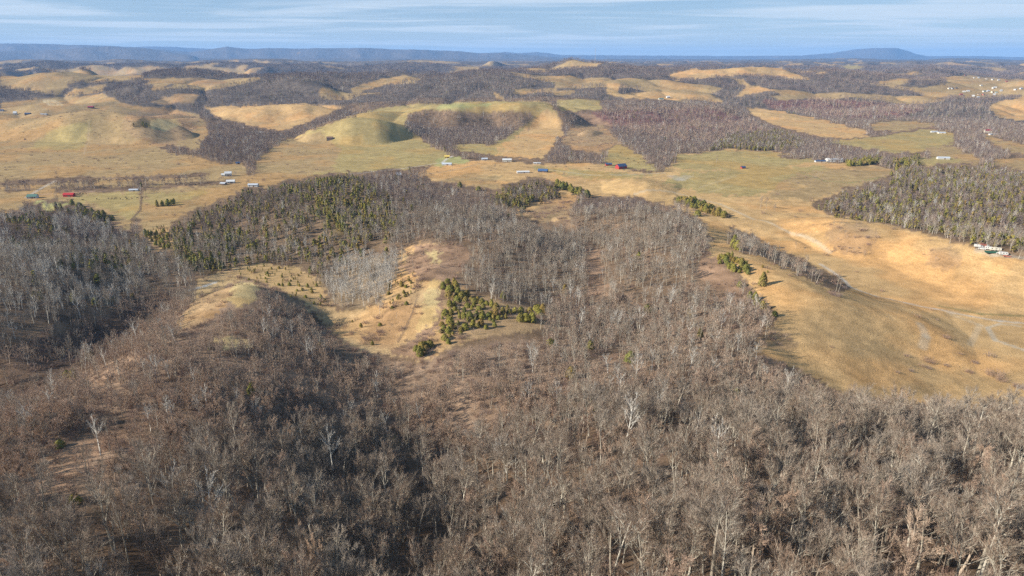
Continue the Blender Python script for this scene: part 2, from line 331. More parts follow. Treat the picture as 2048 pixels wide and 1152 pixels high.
POLY = [
 # far country
 ('T',[(0,150),(170,142),(290,142),(285,158),(215,164),(140,165),(120,190),(60,182),(0,176)]),
 ('T',[(125,192),(150,178),(215,168),(200,186)]),
 ('T',[(0,206),(80,197),(190,190),(205,186),(250,208),(290,214),(150,222),(0,228)]),
 ('T',[(300,164),(350,153),(345,166),(310,182)]),('B',[(350,160),(400,155),(460,165),(420,172)]),('B',[(300,205),(360,185),(400,190),(390,203),(330,210)]),
 ('T',[(700,177),(760,158),(812,149),(822,158),(770,170),(725,182),(705,186)]),
 ('O',[(410,215),(520,210),(600,206),(690,214),(640,232),(600,250),(560,262),(500,250),(440,236)]),
 ('O',[(985,183),(1005,192),(1010,201),(995,196)]),('T',[(1030,180),(1060,180),(1050,190),(1030,188)]),('T',[(1105,182),(1150,180),(1140,190),(1110,190)]),
 ('O',[(1215,166),(1242,166),(1235,182),(1240,192),(1212,188)]),
 ('O',[(1225,190),(1310,182),(1420,192),(1350,200),(1250,196)]),
 ('O',[(1335,150),(1390,136),(1400,140),(1440,138),(1500,133),(1560,135),(1590,148),(1625,160),(1550,156),(1480,150),(1350,162)]),
 ('O',[(1468,158),(1485,158),(1500,170),(1552,180),(1500,188),(1472,194),(1488,178)]),
 ('T',[(1540,192),(1620,188),(1630,194),(1560,202)]),('O',[(1600,142),(1655,144),(1650,148),(1605,146)]),('G',[(1680,132),(1710,130),(1730,138),(1695,142)]),
 ('T',[(1740,168),(1800,156),(1860,158),(1930,150),(1990,156),(2048,160),(2300,160),(2300,190),(2048,190),(1990,195),(1930,197),(1860,195),(1812,180)]),
 ('F',[(1800,172),(1820,160),(1890,158),(1892,166),(1850,176)]),
 ('O',[(1975,215),(1990,205),(2048,195),(2300,195),(2300,245),(2048,242),(2000,235)]),
 ('G',[(1112,199),(1200,200),(1205,219),(1150,222),(1122,222)]),
 # left meadows
 ('T',[(-400,228),(0,226),(240,215),(330,213),(400,232),(420,262),(400,285),(400,310),(455,328),(488,322),(500,350),(400,352),(200,356),(0,366),(-400,372)]),
 ('B',[(255,225),(330,216),(395,234),(392,262),(340,300),(310,290),(240,262)]),
 ('S',[(300,238),(355,238),(360,250),(330,262),(300,256)]),
 ('C',[(262,243),(285,236),(302,240),(300,253),(272,256)]),
 ('W',[(322,294),(345,288),(400,302),(452,322),(450,330),(400,316),(330,304)]),
 ('G',[(140,248),(184,240),(180,262),(168,300),(60,300),(100,262)]),
 # central meadow
 ('G',[(517,345),(512,325),(560,285),(700,232),(760,216),(850,207),(950,203),(1080,202),(1098,205),(1118,235),(1127,262),(1100,300),(1088,318),(1000,312),(930,302),(905,310),(880,318),(870,332),(700,345),(600,352)]),
 ('T',[(512,348),(515,325),(560,285),(640,262),(680,300),(665,340),(600,352)]),
 ('O',[(1000,312),(1000,295),(1060,250),(1095,215),(1118,235),(1127,262),(1100,300),(1085,318)]),
 ('W',[(808,246),(815,228),(840,221),(900,220),(960,227),(1000,221),(1062,224),(1072,236),(1020,270),(985,290),(930,288),(900,294),(925,306),(905,312),(860,290),(820,262)]),
 ('GG',[(880,208),(985,206),(975,214),(870,218)]),('GG',[(870,318),(905,312),(955,326),(930,332),(872,332)]),
 ('B',[(1148,250),(1205,252),(1240,285),(1200,305),(1150,300),(1122,285)]),
 ('R',[(1150,226),(1260,228),(1330,240),(1440,236),(1500,250),(1500,280),(1400,262),(1250,258),(1170,246)]),
 ('Wr',[(1180,224),(1420,214),(1500,240),(1540,275),(1500,290),(1350,285),(1240,262)]),
 ('Wr',[(1520,200),(1700,200),(1860,215),(1800,236),(1660,236),(1540,215)]),
 ('Wc',[(1450,275),(1560,262),(1600,280),(1600,300),(1500,303),(1420,300)]),
 ('G',[(1212,305),(1240,288),(1262,300),(1322,342),(1240,338),(1205,330)]),
 ('O',[(1490,214),(1560,222),(1640,240),(1735,262),(1730,275),(1650,276),(1560,254),(1510,232)]),
 ('T',[(1735,248),(1800,240),(1860,246),(1880,250),(1800,262),(1750,262)]),
 ('G',[(1640,282),(1750,275),(1850,258),(1900,264),(1908,285),(1840,305),(1780,305),(1700,292)]),
 ('T',[(1850,296),(1900,292),(1965,318),(1960,330),(1870,322)]),('G',[(1820,318),(1900,312),(1920,322),(1850,332)]),
 ('T',[(1960,268),(2048,290),(2300,300),(2300,316),(2048,308),(1985,290)]),('T',[(1975,318),(2048,316),(2300,320),(2300,345),(2048,342),(1990,330)]),
 # valley floor
 ('T',[(-400,370),(0,362),(500,348),(640,352),(600,366),(500,375),(430,402),(350,442),(335,462),(282,468),(245,455),(215,425),(150,404),(100,398),(60,404),(0,432),(-400,440)]),
 ('G',[(150,392),(276,383),(282,415),(268,440),(235,430),(200,410),(150,402)]),
 ('G',[(290,388),(430,380),(350,412),(292,410)]),
 ('W',[(0,362),(150,352),(290,352),(420,345),(420,350),(290,360),(200,360),(120,367),(0,372)]),
 ('W',[(0,378),(70,375),(70,382),(0,384)]),('W',[(105,375),(180,372),(300,372),(420,362),(465,358),(462,366),(400,372),(300,380),(220,384),(110,386)]),
 ('W',[(274,356),(285,356),(290,384),(281,392),(276,384)]),
 ('W',[(262,440),(278,434),(285,468),(262,470)]),
 ('O',[(820,350),(870,333),(960,320),(1060,328),(1180,325),(1260,342),(1325,347),(1350,326),(1352,310),(1450,300),(1560,303),(1640,322),(1750,330),(1800,345),(1795,358),(1700,375),(1620,408),(1700,434),(1860,470),(2048,520),(5000,650),(5000,850),(2500,832),(2048,815),(1960,822),(1850,812),(1760,800),(1690,790),(1620,752),(1560,722),(1508,700),(1550,650),(1545,620),(1500,570),(1470,530),(1420,510),(1425,480),(1392,430),(1330,408),(1260,393),(1200,392),(1150,400),(1135,440),(1080,445),(1035,430),(1000,420),(980,400),(1000,380),(940,372),(880,362)]),
 ('T',[(940,345),(1000,352),(1000,380),(950,372),(880,362)]),
 ('G',[(1352,312),(1450,301),(1560,304),(1640,322),(1560,336),(1420,340),(1355,342)]),
 ('G',[(1360,345),(1500,338),(1640,332),(1700,350),(1600,375),(1480,395),(1400,385),(1330,365)]),
 ('T',[(1600,345),(1750,332),(1797,346),(1790,358),(1700,374),(1620,400),(1540,395),(1560,365)]),
 ('G',[(1060,332),(1240,345),(1330,350),(1280,356),(1180,358),(1080,342)]),
 ('B',[(1040,430),(1100,400),(1165,398),(1150,402),(1135,440),(1080,444)]),
 ('Wc',[(978,402),(1008,372),(1065,352),(1112,360),(1118,382),(1115,395),(1060,412),(1032,424),(1000,415)]),
 ('C',[(978,402),(1000,390),(1030,402),(1060,404),(1100,396),(1060,412),(1032,424),(1000,415)]),
 ('C',[(1108,362),(1130,368),(1182,388),(1172,394),(1120,376)]),
 ('C',[(1350,392),(1380,394),(1462,430),(1458,440),(1400,416),(1350,401)]),
 ('W',[(1460,452),(1500,468),(1600,516),(1680,556),(1702,582),(1660,582),(1600,550),(1520,514),(1464,500)]),
 ('B',[(1655,450),(1720,445),(1760,470),(1740,510),(1690,510),(1650,485)]),
 ('B',[(1530,658),(1560,652),(1600,690),(1575,702),(1520,692)]),('B',[(1850,500),(1900,492),(1930,520),(1895,542),(1855,530)]),
 ('C',[(1690,326),(1760,318),(1762,327),(1700,334)]),('C',[(1775,326),(1830,318),(1840,330),(1800,348)]),
 ('W',[(1560,312),(1700,302),(1760,306),(1830,318),(1760,318),(1660,316),(1560,318)]),
 ('Wc',[(1620,410),(1700,375),(1797,346),(1830,338),(1900,326),(2048,340),(2500,345),(2500,600),(2048,516),(1960,492),(1860,467),(1740,442),(1650,428)]),
 # centre hill
 ('Wc',[(335,460),(360,430),(480,385),(590,358),(690,350),(740,372),(790,400),(800,470),(760,500),(700,520),(640,560),(600,540),(560,525),(480,530),(430,550),(370,540),(345,500)]),
 ('C',[(600,362),(720,352),(725,372),(640,382)]),('C',[(690,385),(725,385),(748,440),(740,462),(705,440)]),('C',[(345,500),(430,522),(440,545),(395,548),(350,520)]),
 ('C',[(620,400),(660,400),(700,450),(680,480),(640,440)]),
 ('Bc',[(278,468),(335,452),(345,498),(322,505)]),
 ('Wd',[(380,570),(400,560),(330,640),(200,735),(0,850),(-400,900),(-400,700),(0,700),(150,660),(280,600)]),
 ('Wl',[(-400,425),(0,425),(150,422),(300,485),(375,545),(380,575),(300,590),(200,640),(0,660),(-400,660)]),
 ('Wc',[(10,440),(110,445),(110,500),(30,510)]),('Wc',[(150,520),(260,510),(280,560),(190,570)]),
 ('GG',[(78,405),(130,404),(122,420),(92,424)]),
 ('Wc',[(130,408),(230,440),(225,460),(170,445),(100,428)]),
 # the bowl
 ('OB',[(385,600),(400,555),(480,532),(520,526),(600,533),(640,562),(650,600),(680,625),(760,605),(790,565),(805,505),(835,486),(930,487),(945,500),(925,545),(895,560),(885,600),(950,590),(1040,615),(1095,630),(1105,652),(1050,664),(980,672),(900,695),(850,725),(790,712),(720,700),(690,685),(650,650),(600,598),(545,572),(500,556),(440,590),(400,620)]),
 ('Bc',[(440,548),(520,528),(600,535),(650,575),(650,605),(600,600),(540,570),(490,556)]),
 ('R',[(800,535),(835,488),(930,488),(944,500),(930,540),(900,560),(870,560),(840,560)]),
 ('S',[(858,500),(878,500),(875,530),(862,530)]),('S',[(858,560),(880,560),(878,640),(850,670),(825,680),(846,620)]),
 ('R',[(880,560),(895,570),(885,640),(850,695),(880,690),(850,722),(780,705),(830,675),(872,640)]),
 ('B',[(740,640),(800,600),(835,580),(820,650),(780,700),(720,690)]),
 ('Bc',[(770,560),(830,545),(820,600),(780,610)]),
 ('B',[(895,560),(960,590),(1090,625),(1100,655),(980,672),(900,690),(880,650)]),
 ('R',[(1165,478),(1198,498),(1212,560),(1205,612),(1178,612),(1178,540)]),
 ('Wp',[(650,565),(700,515),(800,512),(785,570),(755,612),(700,622),(666,602)]),
 # brown spur and slopes
 ('Wb',[(-400,950),(0,850),(200,728),(330,636),(392,600),(430,578),(490,558),(545,575),(620,640),(690,690),(760,710),(835,728),(850,780),(800,850),(700,850),(560,880),(420,920),(250,980),(100,1010),(-400,1050)]),
 ('S',[(455,575),(490,562),(520,572),(515,600),(480,612),(450,600)]),('S',[(420,680),(450,672),(505,680),(500,695),(450,702)]),
 ('B',[(385,600),(425,580),(470,575),(440,620),(400,650),(350,665)]),
 ('R',[(50,965),(140,895),(240,845),(335,802),(300,850),(205,905),(110,985)]),('R',[(170,770),(260,720),(300,690),(250,750),(190,790)]),
 ('Wm',[(1110,600),(1200,590),(1330,600),(1440,560),(1500,580),(1545,640),(1510,700),(1560,722),(1620,755),(1680,800),(1500,835),(1350,830),(1200,800),(1100,760),(1080,690)]),
 ('R',[(1410,500),(1440,520),(1490,570),(1480,590),(1430,580),(1390,545)]),
 ('Wb',[(830,730),(900,700),(1060,680),(1110,700),(1150,800),(1050,900),(900,930),(820,870)]),
 ('Wn',[(-400,1050),(0,1040),(250,985),(420,925),(560,885),(700,900),(900,960),(1050,880),(1200,830),(1350,840),(1500,842),(1700,852),(2500,862),(6000,900),(6000,4000),(-4000,4000),(-4000,1080),(-400,1060)]),
]
_boxes = [(min(p[0] for p in q), max(p[0] for p in q), min(p[1] for p in q), max(p[1] for p in q)) for _, q in POLY]
def inpoly(px, py, q):
    c = np.zeros(px.shape, bool)
    x0, y0 = q[-1]
    for x1, y1 in q:
        if y0 != y1:
            s = ((y1 > py) != (y0 > py)) & (px < (x0 - x1) * (py - y1) / (y0 - y1) + x1)
            c ^= s
        x0, y0 = x1, y1
    return c
def zones_at(px, py, x, y):
    """index of the land zone at ground points"""
    shp = px.shape
    px = px.ravel().copy(); py = py.ravel().copy(); x = x.ravel(); y = y.ravel(); r = np.hypot(x, y)
    wob = np.clip((py - 110) / 90, 0.15, 3.0)
    px = px + perlin(px / 13, py / 7, 40) * 5 * wob + perlin(px / 5, py / 3, 42) * 2 * wob
    py = py + perlin(px / 13 + 9, py / 7, 41) * 2.2 * wob
    out = np.full(px.shape, ZI['W'])
    patch = fbm(x, y, 620, 3, 61)
    fz = r > 2500
    out[fz] = ZI['F']
    out[fz & (patch > 0.36 + 0.10 * sstep(9000, 14000, r) + 0.5 * sstep(13500, 16000, r))] = ZI['T']
    for (zn, q), (a, b, c, d) in zip(POLY, _boxes):
        m = np.nonzero((px >= a) & (px <= b) & (py >= c) & (py <= d) & (r < 9000))[0]
        if len(m) == 0: continue
        k = inpoly(px[m], py[m], q)
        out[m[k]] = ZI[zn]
    return out.reshape(shp)

zg = zones_at(PXg, PYg, XX, YY)
vis = TAN >= cum - 0.0005
# ground out of sight takes the land of the nearest seen ground behind the crest
last = np.full(len(U), ZI['W'])
for j in range(len(V) - 1, -1, -1):
    hiddenrow = ~vis[j]
    zg[j, hiddenrow] = last[hiddenrow]
    last = zg[j].copy()
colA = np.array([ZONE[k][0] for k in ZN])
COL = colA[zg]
# soften the borders a little
for _ in range(1):
    c2_ = COL.copy()
    c2_[1:-1, 1:-1] = (COL[1:-1, 1:-1] * 4 + COL[:-2, 1:-1] + COL[2:, 1:-1] + COL[1:-1, :-2] + COL[1:-1, 2:]) / 8
    COL = c2_
isP = np.isin(zg, [ZI[k] for k in ('T', 'O', 'OB', 'G', 'GG', 'S', 'B', 'Bc')])
# pastures carry their own patches: greener swards, rusty broom sedge, cattle paths along the slope
g1 = fbm(XX, YY, 150, 4, 177); g2 = fbm(XX, YY, 60, 4, 75); g3 = fbm(XX, YY, 18, 3, 79)
rust = sstep(-0.05, 0.5, g1 + 0.5 * g2)[..., None]; green = sstep(0.15, 0.6, -g1 + 0.4 * g2)[..., None]
pc = COL * (1 - 0.5 * rust) + COL * np.array([1.12, .90, .70]) * 0.5 * rust
pc = pc * (1 - 0.25 * green) + pc * np.array([.92, .98, .88]) * 0.25 * green
pc = pc * (1 + 0.16 * g3 + 0.12 * g2)[..., None]
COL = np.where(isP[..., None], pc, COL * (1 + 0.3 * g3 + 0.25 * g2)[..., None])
COL = np.clip(COL, 0.01, 0.7)

def paint_line(pts_, wpx, col, strength=0.8, taper=0.0):
    """a worn track: colour of the ground itself along a line"""
    global COL
    q = [hit(*p)[:2] for p in pts_]
    for (x0, y0), (x1, y1) in zip(q[:-1], q[1:]):
        d = math.hypot(x1 - x0, y1 - y0)
        pad = 4 * wpx
        a0 = math.atan2(min(x0, x1) - pad, max(1, min(y0, y1))); 
        m = (XX > min(x0, x1) - pad) & (XX < max(x0, x1) + pad) & (YY > min(y0, y1) - pad) & (YY < max(y0, y1) + pad)
        if not m.any(): continue
        X = XX[m]; Y = YY[m]
        t = np.clip(((X - x0) * (x1 - x0) + (Y - y0) * (y1 - y0)) / max(d * d, 1e-6), 0, 1)
        dd = np.hypot(X - x0 - t * (x1 - x0), Y - y0 - t * (y1 - y0))
        k = (strength * (1 - sstep(wpx * 0.4, wpx, dd)))[:, None]
        COL[m] = COL[m] * (1 - k) + np.array(col) * k
PALE = (.46, .40, .30)
paint_line([(1270,388),(1350,385),(1440,408),(1520,440),(1600,470),(1660,505)], 3, PALE, .5)
paint_line([(1975,655),(1990,680),(2048,700)], 2.5, (.42,.36,.27), .7); paint_line([(1975,655),(2000,648),(2040,652)], 2.0, (.42,.36,.27), .6)
paint_line([(1840,648),(1852,672),(1845,695)], 4, PALE, .4)
paint_line([(1640,528),(1672,548),(1690,562),(1700,574),(1750,592),(1810,606),(1870,618),(1940,632),(2000,642),(2100,652)], 2.4, (.42,.39,.34), .6)
paint_line([(1940,690),(1960,650),(1900,628)], 3, PALE, .3)
paint_line([(1345,352),(1360,360),(1375,352)], 12, (.40,.39,.38), .25)
paint_line([(1880,612),(1960,628),(2048,632)], 3.0, (.10,.12,.05), .5)
paint_line([(1400,375),(1440,362),(1470,352)], 5, (.46,.36,.20), .4); paint_line([(1420,384),(1460,372)], 4, (.46,.36,.20), .4)
paint_line([(885,325),(893,318),(905,312)], 4, (.5,.46,.4), .7); paint_line([(700,348),(800,338),(885,325)], 3, (.5,.46,.4), .5)
paint_line([(1100,340),(1180,350),(1240,350),(1330,346)], 3, (.46,.42,.34), .5)
paint_line([(52,395),(80,378),(110,362)], 3.5, (.45,.38,.3), .7)
paint_line([(70,390),(160,384),(276,380)], 2.5, (.40,.27,.2), .6)
paint_line([(820,352),(880,345),(930,335),(960,327)], 3, (.30,.24,.16), .6)
paint_line([(283,392),(281,420),(262,440)], 2, (.15,.1,.07), .8)
paint_line([(835,595),(826,622),(812,655),(796,684)], 1.0, (.16,.11,.08), .45)
paint_line([(178,240),(172,290),(168,310)], 3, (.42,.3,.17), .5)
paint_line([(1660,392),(1700,385),(1790,372)], 5, (.2,.2,.1), .0)
paint_line([(1600,345),(1650,362),(1700,366),(1760,355)], 4, (.22,.22,.09), .5)
paint_line([(380,580),(410,572),(430,565)], 3, (.40,.42,.42), .6)
paint_line([(1960,500),(1990,508),(2048,516)], 6, (.42,.36,.28), .5)
for k in range(4):
    paint_line([(88 + k * 7, 200), (96 + k * 8, 207), (100 + k * 8, 211)], 6, (.55, .45, .28), .5)

# ------------------------------------------------------------------ materials
def mat(name):
    m = bpy.data.materials.new(name); m.use_nodes = True
    b = m.node_tree.nodes['Principled BSDF']
    b.inputs['Roughness'].default_value = 0.9
    b.inputs['Specular IOR Level'].default_value = 0.15
    return m, m.node_tree, b
def simple(name, col, rough=0.8, var=0.15, scale=2.0, metal=0.0):
    m, t, b = mat(name)
    nz = t.nodes.new('ShaderNodeTexNoise'); nz.inputs['Scale'].default_value = scale; nz.inputs['Detail'].default_value = 5
    tcn = t.nodes.new('ShaderNodeTexCoord'); t.links.new(tcn.outputs['Object'], nz.inputs[0])
    r = t.nodes.new('ShaderNodeValToRGB')
    r.color_ramp.elements[0].position = .3; r.color_ramp.elements[1].position = .7
    r.color_ramp.elements[0].color = (*[c * (1 - var) for c in col], 1)
    r.color_ramp.elements[1].color = (*[min(1, c * (1 + var)) for c in col], 1)
    t.links.new(nz.outputs[0], r.inputs[0]); t.links.new(r.outputs[0], b.inputs['Base Color'])
    b.inputs['Roughness'].default_value = rough; b.inputs['Metallic'].default_value = metal
    return m
def rand_mat(name, cols, rough=0.9, trans=0.0):
    """colour picked per plant"""
    m, t, b = mat(name)
    oi = t.nodes.new('ShaderNodeObjectInfo')
    r = t.nodes.new('ShaderNodeValToRGB')
    r.color_ramp.elements[0].position = 0; r.color_ramp.elements[0].color = (*cols[0], 1)
    r.color_ramp.elements[1].position = 1; r.color_ramp.elements[1].color = (*cols[-1], 1)
    for i, c in enumerate(cols[1:-1]):
        e = r.color_ramp.elements.new((i + 1) / (len(cols) - 1)); e.color = (*c, 1)
    t.links.new(oi.outputs['Random'], r.inputs[0])
    g = t.nodes.new('ShaderNodeNewGeometry')
    nz = t.nodes.new('ShaderNodeTexNoise'); nz.inputs['Scale'].default_value = 0.45; nz.inputs['Detail'].default_value = 3
    t.links.new(g.outputs['Position'], nz.inputs[0])
    mr = t.nodes.new('ShaderNodeMapRange'); mr.inputs[1].default_value = .3; mr.inputs[2].default_value = .7
    mr.inputs[3].default_value = .75; mr.inputs[4].default_value = 1.25
    t.links.new(nz.outputs[0], mr.inputs[0])
    mx = t.nodes.new('ShaderNodeVectorMath'); mx.operation = 'SCALE'
    t.links.new(r.outputs[0], mx.inputs[0]); t.links.new(mr.outputs[0], mx.inputs['Scale'])
    t.links.new(mx.outputs[0], b.inputs['Base Color'])
    b.inputs['Roughness'].default_value = rough
    return m
BARK = rand_mat('pale_bark', [(.35,.31,.24), (.45,.41,.33), (.38,.34,.27), (.26,.22,.17), (.50,.46,.38)])
TWIG = rand_mat('grey_twigs', [(.235,.165,.115), (.300,.235,.180), (.245,.168,.118), (.340,.285,.230), (.205,.150,.110)])
BARKB = rand_mat('brown_bark', [(.30,.24,.18), (.38,.31,.24), (.33,.26,.20)])
TWIGB = rand_mat('brown_twigs', [(.440,.300,.210), (.490,.355,.260), (.390,.270,.200), (.470,.330,.225), (.410,.315,.240)])
BARKW = rand_mat('white_bark', [(.62,.59,.52), (.56,.53,.47)])
TWIGW = rand_mat('cream_twigs', [(.40,.36,.31), (.35,.31,.265)])
CEDAR = rand_mat('cedar_foliage', [(.200,.185,.040), (.250,.215,.045), (.155,.160,.042), (.270,.190,.050), (.205,.190,.048), (.230,.145,.048)])
BARK_SHADE = rand_mat('shaded_bark', [(.22,.18,.16), (.28,.24,.21)])  # darker bark: self-shadow of dense distant woods put into the colour
TWIG_SHADE = rand_mat('shaded_twigs', [(.165,.118,.100), (.200,.150,.130), (.150,.105,.098), (.220,.175,.150)])  # darker twigs for the same woods, their self-shadow painted in
BRUSHM = rand_mat('brush_stems', [(.270,.180,.125), (.320,.220,.150), (.240,.150,.120), (.230,.180,.155)])

# ground material
gm, t, b = mat('ground')
at = t.nodes.new('ShaderNodeAttribute'); at.attribute_name = 'land'
g = t.nodes.new('ShaderNodeNewGeometry')
def gn(scale, det, lo, hi, a, c, rough=.6, sc3=None):
    nz = t.nodes.new('ShaderNodeTexNoise'); nz.inputs['Scale'].default_value = scale; nz.inputs['Detail'].default_value = det
    nz.inputs['Roughness'].default_value = rough
    if sc3:
        mp = t.nodes.new('ShaderNodeMapping'); mp.inputs['Scale'].default_value = sc3
        t.links.new(g.outputs['Position'], mp.inputs[0]); t.links.new(mp.outputs[0], nz.inputs[0])
    else:
        t.links.new(g.outputs['Position'], nz.inputs[0])
    mr = t.nodes.new('ShaderNodeMapRange'); mr.inputs[1].default_value = lo; mr.inputs[2].default_value = hi
    mr.inputs[3].default_value = a; mr.inputs[4].default_value = c
    t.links.new(nz.outputs[0], mr.inputs[0]); return mr.outputs[0]
f1 = gn(0.9, 8, .3, .7, .55, 1.40, .8)
f2 = gn(0.12, 6, .3, .7, .88, 1.12)
f3 = gn(0.07, 8, .3, .7, .80, 1.18, .72, (1, 1, 14))
mm = t.nodes.new('ShaderNodeMath'); mm.operation = 'MULTIPLY'; t.links.new(f1, mm.inputs[0]); t.links.new(f2, mm.inputs[1])
m3 = t.nodes.new('ShaderNodeMath'); m3.operation = 'MULTIPLY'; t.links.new(mm.outputs[0], m3.inputs[0]); t.links.new(f3, m3.inputs[1])
vs = t.nodes.new('ShaderNodeVectorMath'); vs.operation = 'SCALE'
t.links.new(at.outputs['Color'], vs.inputs[0]); t.links.new(m3.outputs[0], vs.inputs['Scale'])
t.links.new(vs.outputs[0], b.inputs['Base Color'])
bn = t.nodes.new('ShaderNodeTexNoise'); bn.inputs['Scale'].default_value = 1.3; bn.inputs['Detail'].default_value = 7; bn.inputs['Roughness'].default_value = .7
t.links.new(g.outputs['Position'], bn.inputs[0])
bp = t.nodes.new('ShaderNodeBump'); bp.inputs['Strength'].default_value = 0.7; bp.inputs['Distance'].default_value = 0.6
t.links.new(bn.outputs[0], bp.inputs['Height']); t.links.new(bp.outputs[0], b.inputs['Normal'])
b.inputs['Specular IOR Level'].default_value = 0.0

# ------------------------------------------------------------------ ground sheet
nu, nv = len(U), len(V)
me = bpy.data.meshes.new('ground')
co = np.stack([XX, YY, Z], -1).reshape(-1, 3).astype(np.float32)
idx = np.arange(nu * nv).reshape(nv, nu)
quads = np.stack([idx[:-1, :-1], idx[:-1, 1:], idx[1:, 1:], idx[1:, :-1]], -1).reshape(-1, 4).astype(np.int32)
me.vertices.add(len(co)); me.vertices.foreach_set('co', co.ravel())
me.loops.add(quads.size); me.loops.foreach_set('vertex_index', quads.ravel())
me.polygons.add(len(quads)); me.polygons.foreach_set('loop_start', np.arange(0, quads.size, 4, dtype=np.int32))
me.polygons.foreach_set('use_smooth', np.ones(len(quads), bool))
me.update(calc_edges=True)
ca = me.attributes.new('land', 'FLOAT_COLOR', 'POINT')
ca.data.foreach_set('color', np.concatenate([COL.reshape(-1, 3), np.ones((nu * nv, 1))], 1).astype(np.float32).ravel())
me.materials.append(gm)
go = bpy.data.objects.new('ground', me); ROOT.objects.link(go)
go['kind'] = 'structure'; go['label'] = 'rolling ground of tan winter pasture, leaf litter and far blue mountain ridges'

# ------------------------------------------------------------------ mesh builder
class MB:
    def __init__(s): s.v = []; s.f = []; s.m = []
    def add(s, vs, fs, m=0):
        o = len(s.v); s.v.extend(vs); s.f.extend([tuple(i + o for i in q) for q in fs]); s.m.extend([m] * len(fs))
    def seg(s, p, q, r0, r1, n=4, m=0):
        d = q - p
        if d.length < 1e-6: return
        d.normalize()
        a = d.orthogonal().normalized(); c = d.cross(a)
        vs = []
        for pt, r in ((p, r0), (q, r1)):
            for k in range(n):
                t_ = 2 * math.pi * k / n
                vs.append(tuple(pt + (a * math.cos(t_) + c * math.sin(t_)) * r))
        s.add(vs, [(k, (k + 1) % n, n + (k + 1) % n, n + k) for k in range(n)], m)
    def rib(s, p, q, w_, m=0):
        d = q - p
        a = d.cross(Vector((random.gauss(0, 1), random.gauss(0, 1), random.gauss(0, 1))))
        if a.length < 1e-6: return
        a = a.normalized() * w_
        s.add([tuple(p - a), tuple(p + a), tuple(q)], [(0, 1, 2)], m)
    def box(s, x0, x1, y0, y1, z0, z1, m=0):
        s.add([(x0, y0, z0), (x1, y0, z0), (x1, y1, z0), (x0, y1, z0), (x0, y0, z1), (x1, y0, z1), (x1, y1, z1), (x0, y1, z1)],
              [(0, 3, 2, 1), (4, 5, 6, 7), (0, 1, 5, 4), (1, 2, 6, 5), (2, 3, 7, 6), (3, 0, 4, 7)], m)
    def mesh(s, name, mats, smooth=False):
        me_ = bpy.data.meshes.new(name); me_.from_pydata([tuple(v) for v in s.v], [], s.f)
        for x in mats: me_.materials.append(x)
        if len(mats) > 1: me_.polygons.foreach_set('material_index', s.m)
        if smooth: me_.polygons.foreach_set('use_smooth', [True] * len(s.f))
        me_.update(); return me_
def V3(*a): return Vector(a)
def rvec(): 
    v = Vector((random.gauss(0, 1), random.gauss(0, 1), random.gauss(0, 1))); return v.normalized()

